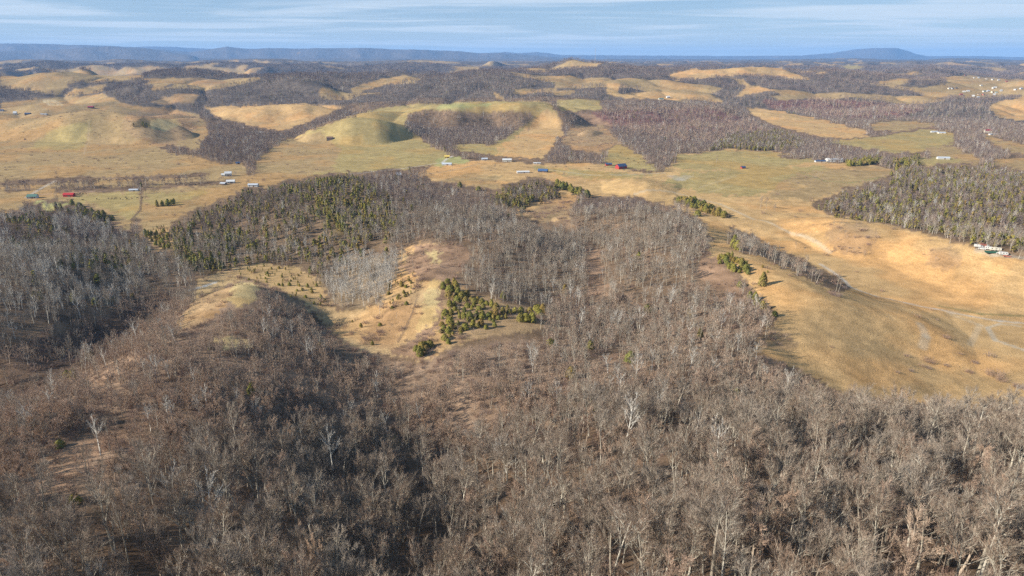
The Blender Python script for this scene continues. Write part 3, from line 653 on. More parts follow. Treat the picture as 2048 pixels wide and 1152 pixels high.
def tree(seed, H, R, lod, spread=1.0, first=0.4, lean=0.03, tw=1.0, dead=False):
    """bare tree; returns limb builder and twig builder"""
    random.seed(seed)
    L, T = MB(), MB()
    nlimb, nbr, nsub, ntw, wt = {0: (10, 7, 6, 4, .018), 1: (9, 5, 5, 3, .038), 2: (9, 5, 5, 0, .075), 3: (7, 6, 0, 0, .17)}[lod]
    sides = {0: 6, 1: 4, 2: 3, 3: 3}[lod]
    base_r = H * 0.014 + 0.03
    p = V3(0, 0, -0.5); d = V3(random.gauss(0, lean), random.gauss(0, lean), 1).normalized()
    trunk = [(p, base_r)]
    ns = 7 if lod < 2 else 3
    top = H * (0.86 if spread < 1.2 else 0.7)
    for k in range(ns):
        d = (d + rvec() * 0.06).normalized()
        p = p + d * (top / ns)
        trunk.append((p, base_r * (1 - 0.86 * (k + 1) / ns)))
    for (a, ra), (c, rc) in zip(trunk[:-1], trunk[1:]): L.seg(a, c, ra, rc, sides)
    def on(tk):
        f = tk * ns; k = min(int(f), ns - 1); s_ = f - k
        return trunk[k][0].lerp(trunk[k + 1][0], s_), trunk[k][1] * (1 - s_) + trunk[k + 1][1] * s_
    ga = random.uniform(0, 6.28)
    def twigs(pt, dr, ln, n):
        for _ in range(n):
            e = (dr + rvec() * 0.45 + V3(0, 0, .12)).normalized()
            s0 = pt + dr * ln * random.uniform(0.0, 0.9)
            q = s0 + e * ln * random.uniform(.5, 1.0)
            T.rib(s0, q, wt)
            if lod == 0:
                for _2 in range(2):
                    e2 = (e + rvec() * 0.5).normalized()
                    s1 = s0.lerp(q, random.uniform(.2, .8))
                    T.rib(s1, s1 + e2 * ln * random.uniform(.3, .6), wt * .8)
    for i in range(nlimb):
        tk = first + (0.98 - first) * (i + random.uniform(0, .8)) / nlimb
        o, r = on(min(tk, .99))
        ga += 2.4 + random.uniform(-.4, .4)
        up = random.uniform(.75, 1.5) / spread + (tk - first) * 1.2
        d = V3(math.cos(ga), math.sin(ga), up).normalized()
        rem = (tk - first) / (1 - first)
        ln = R * (1.25 - 0.55 * rem) * random.uniform(.75, 1.1)
        ln = min(ln, (H - o.z) / max(d.z, .2) * 1.0) if lod < 4 else ln
        ln = max(ln, R * .35)
        r = r * 0.55
        ms = 4 if lod == 0 else (3 if lod == 1 else 2)
        q = o; dd = d; rr_ = r; path = [q]
        for k in range(ms):
            dd = (dd + rvec() * 0.15 + V3(0, 0, 0.12)).normalized()
            q2 = q + dd * ln / ms
            L.seg(q, q2, rr_, rr_ * 0.66, 4 if lod == 0 else 3); q = q2; rr_ *= 0.66; path.append(q2)
        for bk in range(nbr):
            s_ = random.uniform(.25, 1.0); f = s_ * ms; k = min(int(f), ms - 1)
            o2 = path[k].lerp(path[k + 1], f - k)
            base_d = (path[k + 1] - path[k]).normalized()
            e = (base_d + rvec() * 0.50 + V3(0, 0, .16)).normalized()
            l2 = ln * random.uniform(.32, .6) * (1.25 - .5 * s_)
            m_ = o2 + e * l2 * .5; e2 = (e + rvec() * .25 + V3(0, 0, .12)).normalized(); end = m_ + e2 * l2 * .5
            if lod <= 1:
                rb = max(rr_ * .8, wt * .9)
                L.seg(o2, m_, rb, rb * .7, 3); L.seg(m_, end, rb * .7, rb * .35, 3)
            elif lod == 2:
                T.rib(o2, end, wt * .9)
            else:
                T.rib(o2, end + rvec() * .4, wt)
            if dead: continue
            for sk in range(nsub):
                s3 = random.uniform(.2, 1.0); o3 = o2.lerp(m_, s3 * 2) if s3 < .5 else m_.lerp(end, s3 * 2 - 1)
                e3 = (e2 + rvec() * 0.50 + V3(0, 0, .12)).normalized()
                l3 = l2 * random.uniform(.35, .65)
                end3 = o3 + e3 * l3
                (L if lod < 2 else T).rib(o3, end3, wt * (2.1 if lod == 0 else 1.2))
                if ntw: twigs(o3, e3, l3, int(ntw * tw))
    return L, T

def cedar(seed, H, R, nleaf, size, blunt=1.0):
    random.seed(seed)
    L, T = MB(), MB()
    L.seg(V3(0, 0, -.4), V3(0, 0, H * .9), H * .02 + .04, .02, 5)
    clumps = []
    ncl = max(14, nleaf // 14)
    for i in range(ncl):
        h = random.random() ** .85
        z = H * (.05 + .93 * h)
        prof = (1 - h ** 1.7) ** (.75 * blunt) * min(1, (h + .12) * 4) * R
        a = random.uniform(0, 6.283)
        rr_ = prof * math.sqrt(random.uniform(.35, 1.15))
        clumps.append((V3(math.cos(a) * rr_, math.sin(a) * rr_, z), a, prof))
    for i in range(nleaf):
        c, a, prof = random.choice(clumps)
        p = c + rvec() * R * .17 * random.random() ** .5 * 1.3
        out_ = (V3(math.cos(a), math.sin(a), .7) + rvec() * .55).normalized()
        side = out_.cross(rvec()).normalized()
        tip = p + out_.cross(side).normalized() * size * random.uniform(.8, 1.6); side = side * size * random.uniform(.4, .8)
        T.add([tuple(p - side), tuple(p + side), tuple(tip)], [(0, 1, 2)])
    return L, T

def brush(seed, H, n, w_, flat=1.0):
    random.seed(seed)
    T = MB()
    for i in range(n):
        a = random.uniform(0, 6.283); rr_ = H * .6 * math.sqrt(random.random())
        o = V3(math.cos(a) * rr_, math.sin(a) * rr_, -.1)
        d = (V3(math.cos(a) * .5, math.sin(a) * .5, 1) + rvec() * .45).normalized()
        q = o + d * H * random.uniform(.5, 1.0)
        T.rib(o, q, w_)
        for k in range(3):
            s_ = o.lerp(q, random.uniform(.3, .9)); T.rib(s_, s_ + (d + rvec() * .9).normalized() * H * .4, w_ * .8)
    return T

def pair(L, T, name, ml, mt):
    o = MB(); o.add(L.v, L.f, 0); o.add(T.v, T.f, 1)
    return o.mesh(name, [ml, mt])

# ------------------------------------------------------------------ tree prototypes
NEAR = {'grey': [], 'brown': [], 'cedar': []}       # (trunk mesh, crown mesh, words)
spec = [(1, 21, 5.2, 1.0, .42, 'upright'), (2, 19, 5.8, 1.25, .35, 'spreading'), (3, 22, 4.6, .85, .5, 'slender'), (4, 18, 5.4, 1.35, .30, 'forking'), (5, 20, 5.0, 1.1, .45, 'rounded'), (6, 17, 4.4, .95, .38, 'narrow'), (7, 19, 6.4, 1.45, .28, 'broad'), (8, 21, 4.2, .8, .55, 'lean'), (9, 16, 5.2, 1.2, .25, 'domed')]
for sd, H, R, spd, fst, wd in spec:
    L, T = tree(sd, H, R, 0, spd, fst)
    NEAR['grey'].append((L.mesh('trunk', [BARK], True), T.mesh('crown', [TWIG]), wd, H))
for sd, H, R, spd, fst, wd in [(21, 13, 4.0, 1.2, .15, 'bushy'), (22, 11, 3.6, 1.3, .12, 'squat'), (23, 15, 3.4, .9, .2, 'ragged')]:
    L, T = tree(sd, H, R, 0, spd, fst, tw=1.3)
    NEAR['brown'].append((L.mesh('trunk', [BARKB], True), T.mesh('crown', [TWIGB]), wd, H))
for sd, H, R, bl, wd in [(31, 5.0, 2.5, .75, 'oval'), (32, 6.2, 2.3, 1.0, 'pointed'), (33, 4.2, 2.6, .6, 'rounded'), (34, 5.6, 2.7, .7, 'lopsided')]:
    L, T = cedar(sd, H, R, 2200, .34, bl)
    NEAR['cedar'].append((L.mesh('trunk', [BARKB]), T.mesh('crown', [CEDAR]), wd, H))

def coll(name, meshes):
    c = bpy.data.collections.new(name)
    for m_ in meshes:
        c.objects.link(bpy.data.objects.new(name, m_))
    return c
woodm = []
# 0-8 near, 9-17 middle, 18-26 distant, 27-31 far clumps
for L_, T_, wd, H in NEAR['grey'] + NEAR['brown']:
    j = bpy.data.meshes.new('x')
    o = MB()
    for src, mi in ((L_, 0), (T_, 1)):
        o.add([tuple(v.co) for v in src.vertices], [tuple(p.vertices) for p in src.polygons], mi)
    woodm.append(o.mesh('bare_tree', [L_.materials[0], T_.materials[0]]))
for lod in (1, 2):
    for iq, (sd, H, R, spd, fst, wd) in enumerate(spec):
        L, T = tree(sd + 100, H, R, lod, spd, fst); shaded = lod == 2 and iq % 3  # most distant grey trees take the colours with shade painted in
        woodm.append(pair(L, T, 'bare_tree', BARK_SHADE if shaded else BARK, TWIG_SHADE if shaded else TWIG))
    for sd, H, R, spd, fst in [(21, 13, 4.0, 1.2, .15), (22, 11, 3.6, 1.3, .12), (23, 15, 3.4, .9, .2)]:
        L, T = tree(sd + 100, H, R, lod, spd, fst, tw=1.3); woodm.append(pair(L, T, 'bare_tree', BARKB, TWIGB))
for k in range(5):
    o = MB()
    random.seed(900 + k)
    for q in range(5):
        ox, oy = random.uniform(-9, 9), random.uniform(-9, 9)
        st = random.getstate(); L, T = tree(300 + k * 7 + q, random.uniform(15, 21), 5.2, 3, 1.1, .35); random.setstate(st)
        o.add([(v[0] + ox, v[1] + oy, v[2] - 3) for v in L.v], L.f, 0); o.add([(v[0] + ox, v[1] + oy, v[2] - 3) for v in T.v], T.f, 1)
    woodm.append(o.mesh('bare_tree', [BARK_SHADE, TWIG_SHADE] if k < 4 else [BARKB, TWIG]))  # far clumps mostly carry the painted-in woodland shade
for sd, H, R, spd, fst in [(81, 20, 4.6, .95, .42), (82, 18, 5.0, 1.15, .35)]:
    L, T = tree(sd, H, R, 1, spd, fst); woodm.append(pair(L, T, 'bare_tree', BARKW, TWIGW))
cedm = []
for L_, T_, wd, H in NEAR['cedar']:
    cedm.append(T_)
for sd, H, R, bl in [(41, 10, 2.6, .8), (42, 12, 2.5, 1.1), (43, 8.5, 2.6, .65)]:
    L, T = cedar(sd, H, R, 420, .85, bl); cedm.append(pair(L, T, 'cedar', BARKB, CEDAR))
brm = [brush(51, 1.6, 60, .02).mesh('brush', [BRUSHM]), brush(52, 2.2, 70, .022).mesh('brush', [BRUSHM]), brush(53, 1.2, 50, .02).mesh('brush', [BRUSHM]),
       brush(54, 2.6, 24, .07).mesh('brush', [BRUSHM]), brush(55, 2.0, 20, .07).mesh('brush', [BRUSHM])]
C_WOOD, C_CED, C_BR = coll('bare_tree', woodm), coll('cedar', cedm), coll('brush', brm)

def scatter(name, label, P_, kind_, rot_, scl_, c):
    me_ = bpy.data.meshes.new(name)
    me_.vertices.add(len(P_)); me_.vertices.foreach_set('co', P_.astype(np.float32).ravel())
    for nm, ty, arr in (('pick', 'INT', kind_.astype(np.int32)), ('size', 'FLOAT', scl_.astype(np.float32))):
        a_ = me_.attributes.new(nm, ty, 'POINT'); a_.data.foreach_set('value', arr)
    a_ = me_.attributes.new('turn', 'FLOAT_VECTOR', 'POINT'); a_.data.foreach_set('vector', rot_.astype(np.float32).ravel())
    o = bpy.data.objects.new(name, me_); ROOT.objects.link(o); o['kind'] = 'stuff'; o['label'] = label
    ng = bpy.data.node_groups.new(name, 'GeometryNodeTree')
    ng.interface.new_socket('Geometry', in_out='INPUT', socket_type='NodeSocketGeometry')
    ng.interface.new_socket('Geometry', in_out='OUTPUT', socket_type='NodeSocketGeometry')
    gi = ng.nodes.new('NodeGroupInput'); gx = ng.nodes.new('NodeGroupOutput')
    ip = ng.nodes.new('GeometryNodeInstanceOnPoints'); ci = ng.nodes.new('GeometryNodeCollectionInfo')
    ci.inputs['Collection'].default_value = c; ci.inputs['Separate Children'].default_value = True; ci.inputs['Reset Children'].default_value = True
    def na(nm, ty):
        q = ng.nodes.new('GeometryNodeInputNamedAttribute'); q.data_type = ty; q.inputs[0].default_value = nm
        return q.outputs[0]
    ip.inputs['Pick Instance'].default_value = True
    ng.links.new(gi.outputs[0], ip.inputs['Points']); ng.links.new(ci.outputs[0], ip.inputs['Instance'])
    ng.links.new(na('pick', 'INT'), ip.inputs['Instance Index']); ng.links.new(na('turn', 'FLOAT_VECTOR'), ip.inputs['Rotation'])
    ng.links.new(na('size', 'FLOAT'), ip.inputs['Scale']); ng.links.new(ip.outputs[0], gx.inputs[0])
    md = o.modifiers.new('scatter', 'NODES'); md.node_group = ng
    return o

# ------------------------------------------------------------------ sowing the woods
zd_ = np.array([ZONE[k][1] for k in ZN]); zmix = np.array([ZONE[k][2] for k in ZN]); zh = np.array([ZONE[k][3] for k in ZN]); zb = np.array([ZONE[k][4] for k in ZN])
def sow(r0, r1, dens, umax, hgt):
    """random ground points: x, y, z, zone, seen"""
    cnt = int((r1 * r1 - r0 * r0) * umax * dens / 100)
    r = np.sqrt(rng.uniform(r0 * r0, r1 * r1, cnt)); u = rng.uniform(-umax, umax, cnt)
    x = r * np.sin(u); y = r * np.cos(u); z = ground(x, y)
    px, py = project(x, y, z); _, pt = project(x, y, z + hgt * .75)
    ah = ahead(x, y); r = np.hypot(x, y)
    seen = (z - CZ) / r >= ah - .002
    top = (z + hgt - CZ) / r >= ah - .001
    zb_ = zones_at(px, py, x, y); zt_ = zones_at(px, pt, x, y)
    zz = np.where(seen, zb_, zt_)
    return x, y, z, zz, zt_, seen, top
trees = []       # x, y, z, species, height factor, zone
open_ = np.array([k in ('T', 'O', 'OB', 'G', 'GG', 'S', 'Bc', 'B', 'R') for k in ZN])
for r0, r1, dens, umax in ((40, 260, 7.5, 1.12), (260, 700, 7.5, .74), (700, 1800, 4.4, .70), (1800, 3000, 2.2, .68)):
    x, y, z, zz, zt_, seen, top = sow(r0, r1, dens, umax, 15)
    keep = rng.uniform(0, dens, len(x)) < zd_[zz] * (1 if r0 < 1800 else .5)
    keep &= ~(open_[zt_] & ~open_[zz] & seen)
    clear = fbm(x, y, 35, 2, 88) < .5
    keep &= clear & (top | (rng.uniform(0, 1, len(x)) < (.5 if r1 <= 700 else 0.0)))
    sp = np.array([rng.choice(3, p=zmix[k]) if kk else 0 for k, kk in zip(zz, keep)])
    # cedars and brown thickets grow in groups
    for i in np.nonzero(keep)[0]: trees.append((x[i], y[i], z[i], sp[i], zh[zz[i]], zz[i]))
trees = np.array(trees)
print('trees', len(trees))
order = np.argsort(np.hypot(trees[:, 0], trees[:, 1])); trees = trees[order]
# ------------------------------------------------------------------ far clumps
x, y, z, zz, zt_, seen, top = sow(3000, 7500, .30, .68, 16)
keep = (zd_[zz] > .5) & top
fx = np.stack([x[keep], y[keep], z[keep]], -1)
nf = len(fx); print('clumps', nf)
farP = fx; farK = 36 + np.where(rng.uniform(0, 1, nf) < .7, rng.integers(0, 3, nf), rng.integers(3, 5, nf)); farS = rng.uniform(.75, 1.1, nf)
farR = np.stack([np.zeros(nf), np.zeros(nf), rng.uniform(0, 6.28, nf)], -1)

def put(name, label, cat, loc, rz=0, group=None, scale=1.0, tilt=(0, 0)):
    o = bpy.data.objects.new(name, None); ROOT.objects.link(o)
    o.location = loc; o.rotation_euler = (tilt[0], tilt[1], rz); o.scale = (scale,) * 3 if not isinstance(scale, tuple) else scale
    o.empty_display_size = .5
    o['label'] = label; o['category'] = cat
    if group: o['group'] = group
    return o
def child(name, mesh, parent, loc=(0, 0, 0), label=None):
    o = bpy.data.objects.new(name, mesh); ROOT.objects.link(o); o.parent = parent; o.location = loc
    if label: o['label'] = label
    return o

# nearest trees in view are things of their own
d = np.hypot(trees[:, 0], trees[:, 1])
tpx, tpy = project(trees[:, 0], trees[:, 1], trees[:, 2] + 10)
inview = (tpx > -60) & (tpx < 2108) & (tpy < 1190)
top_seen = (trees[:, 2] + 14 - CZ) / d >= ahead(trees[:, 0], trees[:, 1])
bare = np.nonzero((trees[:, 3] < 2) & inview & top_seen)[0][:300]
single = np.zeros(len(trees), bool); single[bare] = True
ORD = 'first second third fourth fifth sixth seventh eighth ninth tenth eleventh twelfth thirteenth fourteenth fifteenth sixteenth seventeenth eighteenth nineteenth twentieth'.split()
NUM = 'one two three four five six seven eight nine ten eleven twelve thirteen fourteen fifteen sixteen seventeen eighteen nineteen twenty'.split()
PEND = []        # object, description, place, plural kind, singular kind, column in view
def name_all():
    """give every repeated plant a label of its own"""
    b_ = {}
    for r in PEND: b_.setdefault((r[1], r[2], r[3]), []).append(r)
    for (ds, pl, pk), rs in b_.items():
        rs.sort(key=lambda r: r[5]); n_ = len(rs)
        for k, r in enumerate(rs):
            if n_ == 1: r[0]['label'] = f'{ds} {r[4]} {pl}'
            elif n_ <= 20: r[0]['label'] = f'{ORD[k]} from left of {NUM[n_ - 1]} {ds} {pk} {pl}'
            else: r[0]['label'] = f'{ds} {r[4]} {pl}'; r[0]['group'] = f'{ds} {pk} {pl}'
def where(px, py):
    v = 'at bottom edge' if py > 1060 else ('on lower slope' if py > 980 else ('on middle slope' if py > 915 else 'on hill brow'))
    return v + ' ' + ['far left', 'left of dark hollow', 'by dark hollow', 'right of dark hollow', 'on near right hill', 'by right edge'][min(5, max(0, int(px // 342)))]
for i in bare:
    x, y, z, sp, hf, zi = trees[i]
    key = 'grey' if sp == 0 else 'brown'
    k = random.randrange(len(NEAR[key])); tm, cm, wd, H = NEAR[key][k]
    s = random.uniform(.78, 1.12) * (hf if sp == 0 else min(1.15, hf * 1.35))
    px, py = tpx[i], tpy[i]
    size = 'tall' if s * H > 20 else ('low' if s * H < 14 else 'middling')
    o = put('bare_tree', 'x', 'tree', (x, y, z), random.uniform(0, 6.28), 'bare trees of the near woods', (s * random.uniform(.8, 1.3), s * random.uniform(.8, 1.3), s), (random.gauss(0, .05), random.gauss(0, .05)))
    PEND.append((o, f'{size} {wd} {"grey" if sp == 0 else "brown"}', where(px, py), 'trees', 'tree', px))
    child('trunk', tm, o); child('crown', cm, o)

# hand-set pale trees
wl, wt_ = tree(71, 17, 7.5, 0, 1.6, .42, tw=.8)
WM = (wl.mesh('trunk', [BARKW], True), wt_.mesh('crown', [TWIGW]))
wl2, wt2 = tree(72, 16, 4.0, 0, .9, .25, dead=True)
WD = (wl2.mesh('trunk', [BARKW], True), wt2.mesh('crown', [TWIGW]))
for px, py, ms, s, lab in [(1235, 668, WM, .9, 'white barked tree with wide round crown rising alone above the brown slope'),
    (760, 628, WM, .62, 'white forked tree at the foot of the pale stand in the bowl'),
    (1390, 890, WD, 1.0, 'dead white snag with broken upright limbs on the brown slope'),
    (1060, 730, WD, .55, 'white bare snag standing below the cedar field'),
    (1475, 700, WD, .8, 'pale dead tree left of the golden pasture edge'),
    (390, 775, WD, .75, 'pale leaning snag in the brown thicket on the left spur'),
    (195, 620, WD, .8, 'white trunked tree at the edge of the left hill clearing'),
    (1790, 868, WD, .7, 'pale bare tree standing against the golden pasture')]:
    x, y, z = hit(px, py)
    o = put('white_tree', lab, 'tree', (x, y, z), random.uniform(0, 6), None, s)
    child('trunk', ms[0], o); child('crown', ms[1], o)

# cedars: single ones in the open, then the woods
ced = []   # px,py,scale
random.seed(5)
def fill(poly, cnt, s0, s1, tag_, mind=0.0):
    xs = [p[0] for p in poly]; ys = [p[1] for p in poly]; got = []
    tries = 0
    while len(got) < cnt and tries < cnt * 60:
        tries += 1
        px, py = random.uniform(min(xs), max(xs)), random.uniform(min(ys), max(ys))
        if inpoly(np.array([px]), np.array([py]), poly)[0] and all((px - a[0]) ** 2 + ((py - a[1]) * 1.7) ** 2 > mind ** 2 for a in got):
            got.append((px, py))
    for px, py in got: ced.append((px, py, random.uniform(s0, s1), tag_))
bowl = 'rounded olive cedar in the open bowl field'
fill([(885,575),(905,560),(935,595),(930,600),(890,600)], 9, .8, 1.2, 'bowl top', 9)
fill([(905,592),(960,600),(1035,620),(1040,640),(1000,655),(940,660),(895,690),(878,660),(885,630)], 74, .35, .95, 'bowl', 9)
fill([(1035,625),(1092,618),(1090,640),(1045,655)], 10, .8, 1.2, 'bowl right', 9)
fill([(832,690),(866,694),(840,718),(830,705)], 7, .7, 1.0, 'bowl foot', 8)
fill([(770,570),(825,560),(815,610),(780,620)], 14, .35, .7, 'bowl bank', 7)
fill([(445,560),(520,530),(600,538),(650,580),(655,615),(600,605),(540,575)], 30, .3, .6, 'nose slope', 8)
fill([(1435,515),(1475,515),(1505,540),(1500,552),(1470,545),(1440,530)], 24, .6, 1.05, 'pasture edge', 8)
for q in [(1525,572,1.45),(1500,595,.9),(1510,600,1.0),(1515,612,1.1),(1525,618,.9),(1480,575,.8),(1549,632,.8),(1533,626,.5),(1490,572,.5),(1535,545,.3)]: ced.append((q[0], q[1], q[2], 'pasture edge'))
fill([(282,470),(330,455),(342,495),(325,500)], 28, .5, .9, 'gap', 5)
fill([(1352,398),(1380,400),(1460,436),(1456,442),(1400,422),(1352,404)], 38, 1.1, 1.6, 'row', 4)
fill([(1112,368),(1130,374),(1180,392),(1172,396),(1122,380)], 16, 1.2, 1.8, 'knoll row', 6)
fill([(1692,330),(1760,324),(1762,328),(1700,334)], 12, 1.3, 1.9, 'valley row', 6)
fill([(140,405),(228,440),(220,455),(160,430)], 22, .9, 1.4, 'left brow', 7)
fill([(312,412),(352,404),(352,410),(312,416)], 6, 1.0, 1.4, 'valley', 6)
for q in [(1468,495,1.9),(1475,500,1.5),(1395,432,1.4),(1525,535,.4)]: ced.append((q[0], q[1], q[2], 'treeline'))
for q in [(957,378,1.1),(920,372,1.2),(1087,343,.01)]: 
    if q[2] > .1: ced.append((q[0], q[1] + 3, q[2] * 1.2, 'valley'))
for q in [(722,655,.55),(760,652,.55),(705,645,.35),(745,690,.4),(527,690,.8),(640,700,.7),(505,790,.9),(180,715,1.0),(135,755,.9),(150,1010,.6),(30,960,.6),(120,895,.6),(420,700,.4)]: ced.append((q[0], q[1], q[2], 'spur'))
names = {'bowl top': 'above the central cedar field', 'bowl': 'in the central cedar field', 'bowl right': 'right of the central cedar field',
 'bowl foot': 'below the pale grass strip', 'bowl bank': 'left of the pale grass strip', 'nose slope': 'behind the rounded nose', 'pasture edge': 'on golden pasture edge',
 'gap': 'on rusty slope between wooded hills', 'treeline': 'by the bare tree line', 'valley': 'on the valley floor', 'spur': 'on the brown spur',
 'row': 'in the dark hedge on the golden ridge', 'knoll row': 'in the hedge beside the wooded knoll', 'valley row': 'by the long white barn', 'left brow': 'on the brow of the left hill'}
cts = ['green', 'deep olive', 'rusty olive']
for px, py, s, tg in ced:
    x, y, z = hit(px, py)
    k = random.randrange(4); tm, cm, wd, H = NEAR['cedar'][k]
    sz = 'large' if s > 1.05 else ('small' if s < .6 else ('low' if s < .85 else 'middling'))
    pl = names[tg]
    if tg in ('bowl', 'nose slope'): pl = ('upper ' if py < (625 if tg == 'bowl' else 560) else 'lower ') + ('left ' if px < (960 if tg == 'bowl' else 560) else 'right ') + ('part of cedar field' if tg == 'bowl' else 'slope behind the nose')
    o = put('cedar_tree', 'x', 'cedar', (x, y, z), random.uniform(0, 6), 'cedars standing in open ground', (s * random.uniform(.8, 1.25), s * random.uniform(.8, 1.25), s * random.uniform(.85, 1.15)))
    PEND.append((o, f'{sz} {wd}', pl, 'cedars', 'cedar', px))
    child('trunk', tm, o); child('crown', cm, o)
name_all()

rest = np.nonzero(~single)[0]
dr = d[rest]; T_ = trees[rest]
iw = T_[:, 3] < 2
lodi = np.where(dr < 300, 0, np.where(dr < 750, 1, 2))
br = T_[:, 3] == 1
pst = T_[:, 5] == ZI['Wp']
kk = lodi * 12 + np.where(br, 9 + rng.integers(0, 3, len(rest)), rng.integers(0, 9, len(rest)))
share = np.full(len(ZN), .012)
for k_, v_ in (('W', .05), ('Wc', .08), ('Wl', .28), ('Wm', .05), ('Wb', .02)): share[ZI[k_]] = v_
kk = np.where(pst | (rng.uniform(0, 1, len(rest)) < share[T_[:, 5].astype(int)]), 41 + rng.integers(0, 2, len(rest)), kk)
hs = T_[:, 4]
ss = rng.uniform(.72, 1.12, len(rest)) * np.where(br, np.minimum(1.15, hs * 1.35), hs)
rt = np.stack([rng.normal(0, .05, len(rest)), rng.normal(0, .05, len(rest)), rng.uniform(0, 6.28, len(rest))], -1)
scatter('bare_woodland', 'grey and brown bare hardwood forest covering the hills',
        np.concatenate([T_[iw, :3], farP]), np.concatenate([kk[iw], farK]), np.concatenate([rt[iw], farR]), np.concatenate([ss[iw], farS]), C_WOOD)
ic = ~iw
scatter('cedar_wood', 'dark olive cedars mixed through the hardwood forest', T_[ic, :3],
        np.where(dr[ic] < 450, rng.integers(0, 3, ic.sum()), 4 + rng.integers(0, 3, ic.sum())), rt[ic] * [.3, .3, 1],
        np.where(dr[ic] < 450, 1.5, 1.0) * np.where(T_[ic, 5] == ZI['Bc'], .26, .8) * rng.uniform(.7, 1.15, ic.sum()), C_CED)

# brush and undergrowth
bp_, bk_, bs_ = [], [], []
for r0, r1, dens, umax in ((60, 420, 7.0, .76), (420, 900, 3.0, .72), (900, 2300, .8, .68)):
    x, y, z, zz, zt_, seen, top = sow(r0, r1, dens, umax, 1.5)
    clump = sstep(-.2, .45, fbm(x, y, 22, 3, 95))
    keep = (rng.uniform(0, dens, len(x)) < zb[zz] * np.where(open_[zz], 2.0 * clump ** 2, 1.0)) & seen
    m = keep.sum()
    bp_.append(np.stack([x[keep], y[keep], z[keep]], -1))
    bk_.append(rng.integers(0, 3, m) if r1 <= 420 else 3 + rng.integers(0, 2, m)); bs_.append(rng.uniform(.5, 1.5, m))
bp_ = np.concatenate(bp_); nb = len(bp_); print('brush', nb)
scatter('undergrowth', 'brown leafless brush and saplings under the trees and over rough pasture', bp_, np.concatenate(bk_),
        np.stack([np.zeros(nb), np.zeros(nb), rng.uniform(0, 6.28, nb)], -1), np.concatenate(bs_), C_BR)

# ------------------------------------------------------------------ buildings
_mc = {}
def paint(name, col, rough=.7, metal=0.0, var=.12):
    if name not in _mc: _mc[name] = simple(name, col, rough, var, .8, metal)
    return _mc[name]
WALL = {'white': (.52, .51, .48), 'red': (.33, .045, .04), 'dark': (.10, .085, .075), 'yellow': (.62, .42, .09), 'brick': (.34, .13, .09), 'cream': (.66, .60, .48), 'grey': (.42, .43, .44), 'tan': (.5, .42, .32)}
ROOF = {'yellow': (.62,.45,.12), 'white': (.54, .54, .53), 'red': (.40, .04, .04), 'darkred': (.26, .04, .05), 'green': (.10, .18, .15), 'navy': (.05, .08, .15), 'grey': (.38, .40, .42), 'silver': (.42, .45, .49), 'dark': (.07, .07, .075), 'brown': (.16, .10, .075), 'blue': (.06, .11, .22)}
GLASS = simple('window_glass', (.04, .05, .06), .15, .1)
DOORM = simple('door_paint', (.16, .10, .07), .6, .1)
def building(name, label, cat, loc, L_, W_, H_, rz, wall, roof, rise=None, group=None, nwin=3, door=2.0, dh=2.1, chim=False, wing=None):
    L_, W_, H_ = L_ * .76, W_ * .76, H_ * .78
    rise = W_ * .28 if rise is None else rise * .84
    if wing: wing = tuple(q * .84 for q in wing)
    dh = min(dh, H_ - .3)
    o = put(name, label, cat, loc, rz, group)
    wm_, rm_ = paint(wall + '_wall', WALL[wall]), paint(roof + '_roof', ROOF[roof], .5)
    def block(L_, W_, H_, rise, ox, oy):
        x, y = L_ / 2, W_ / 2
        m = MB(); m.box(-x, x, -y, y, -2.5, H_)
        m.add([(-x, -y, H_ + .002), (-x, y, H_ + .002), (-x, 0, H_ + rise), (x, -y, H_ + .002), (x, y, H_ + .002), (x, 0, H_ + rise)], [(0, 2, 1), (3, 4, 5)])
        child('wall', m.mesh('wall', [wm_]), o, (ox, oy, 0))
        m = MB(); e = .5; k = rise / y
        for sg in (-1, 1):
            a = [(-x - e, sg * (y + e), H_ - e * k + .1), (x + e, sg * (y + e), H_ - e * k + .1), (x + e, 0, H_ + rise + .1), (-x - e, 0, H_ + rise + .1)]
            b_ = [(p[0], p[1], p[2] + .18) for p in a]
            m.add(a + b_, [(0, 1, 2, 3), (4, 5, 6, 7), (0, 1, 5, 4), (3, 0, 4, 7), (1, 2, 6, 5)])
        return child('roof', m.mesh('roof', [rm_]), o, (ox, oy, 0))
    r_ = block(L_, W_, H_, rise, 0, 0)
    if wing: block(wing[0], wing[1], wing[2], wing[1] * .28, wing[3], wing[4])
    if chim:
        m = MB(); m.box(-.4, .4, -.4, .4, 0, 1.8); child('chimney', m.mesh('chimney', [paint('brick_wall', WALL['brick'])]), r_, (L_ * .25, .6, H_ + rise * .7))
    m = MB(); m.box(-door / 2, door / 2, -.06, .06, 0, dh); child('door', m.mesh('door', [DOORM]), o, (L_ * .08, -W_ / 2 - .03, 0))
    if nwin:
        m = MB(); m.box(-.55, .55, -.05, .05, 0, 1.1); wmsh = m.mesh('window', [GLASS])
        for k in range(nwin):
            xk = -L_ / 2 + L_ * (k + .5) / nwin
            if abs(xk - L_ * .08) < door / 2 + .7: xk += door / 2 + 1.0
            child('window', wmsh, o, (xk, -W_ / 2 - .03, min(1.0, H_ * .35)))
    return o
def B(name, label, cat, px, py, *a, **k):
    x, y, z = hit(px, py)
    return building(name, label, cat, (x, y, z - .1), *a, **k)
B('barn', 'large red barn with dark roof standing on the valley pasture by a gravel yard', 'barn', 1242, 337, 22, 14, 5.5, .5, 'red', 'navy', 4.5, nwin=2, door=4, dh=4)
B('barn', 'small low red shed with dark roof just left of the large red barn', 'shed', 1217, 331, 14, 8, 3.5, .1, 'red', 'navy', 2, nwin=0, door=3, dh=2.6)
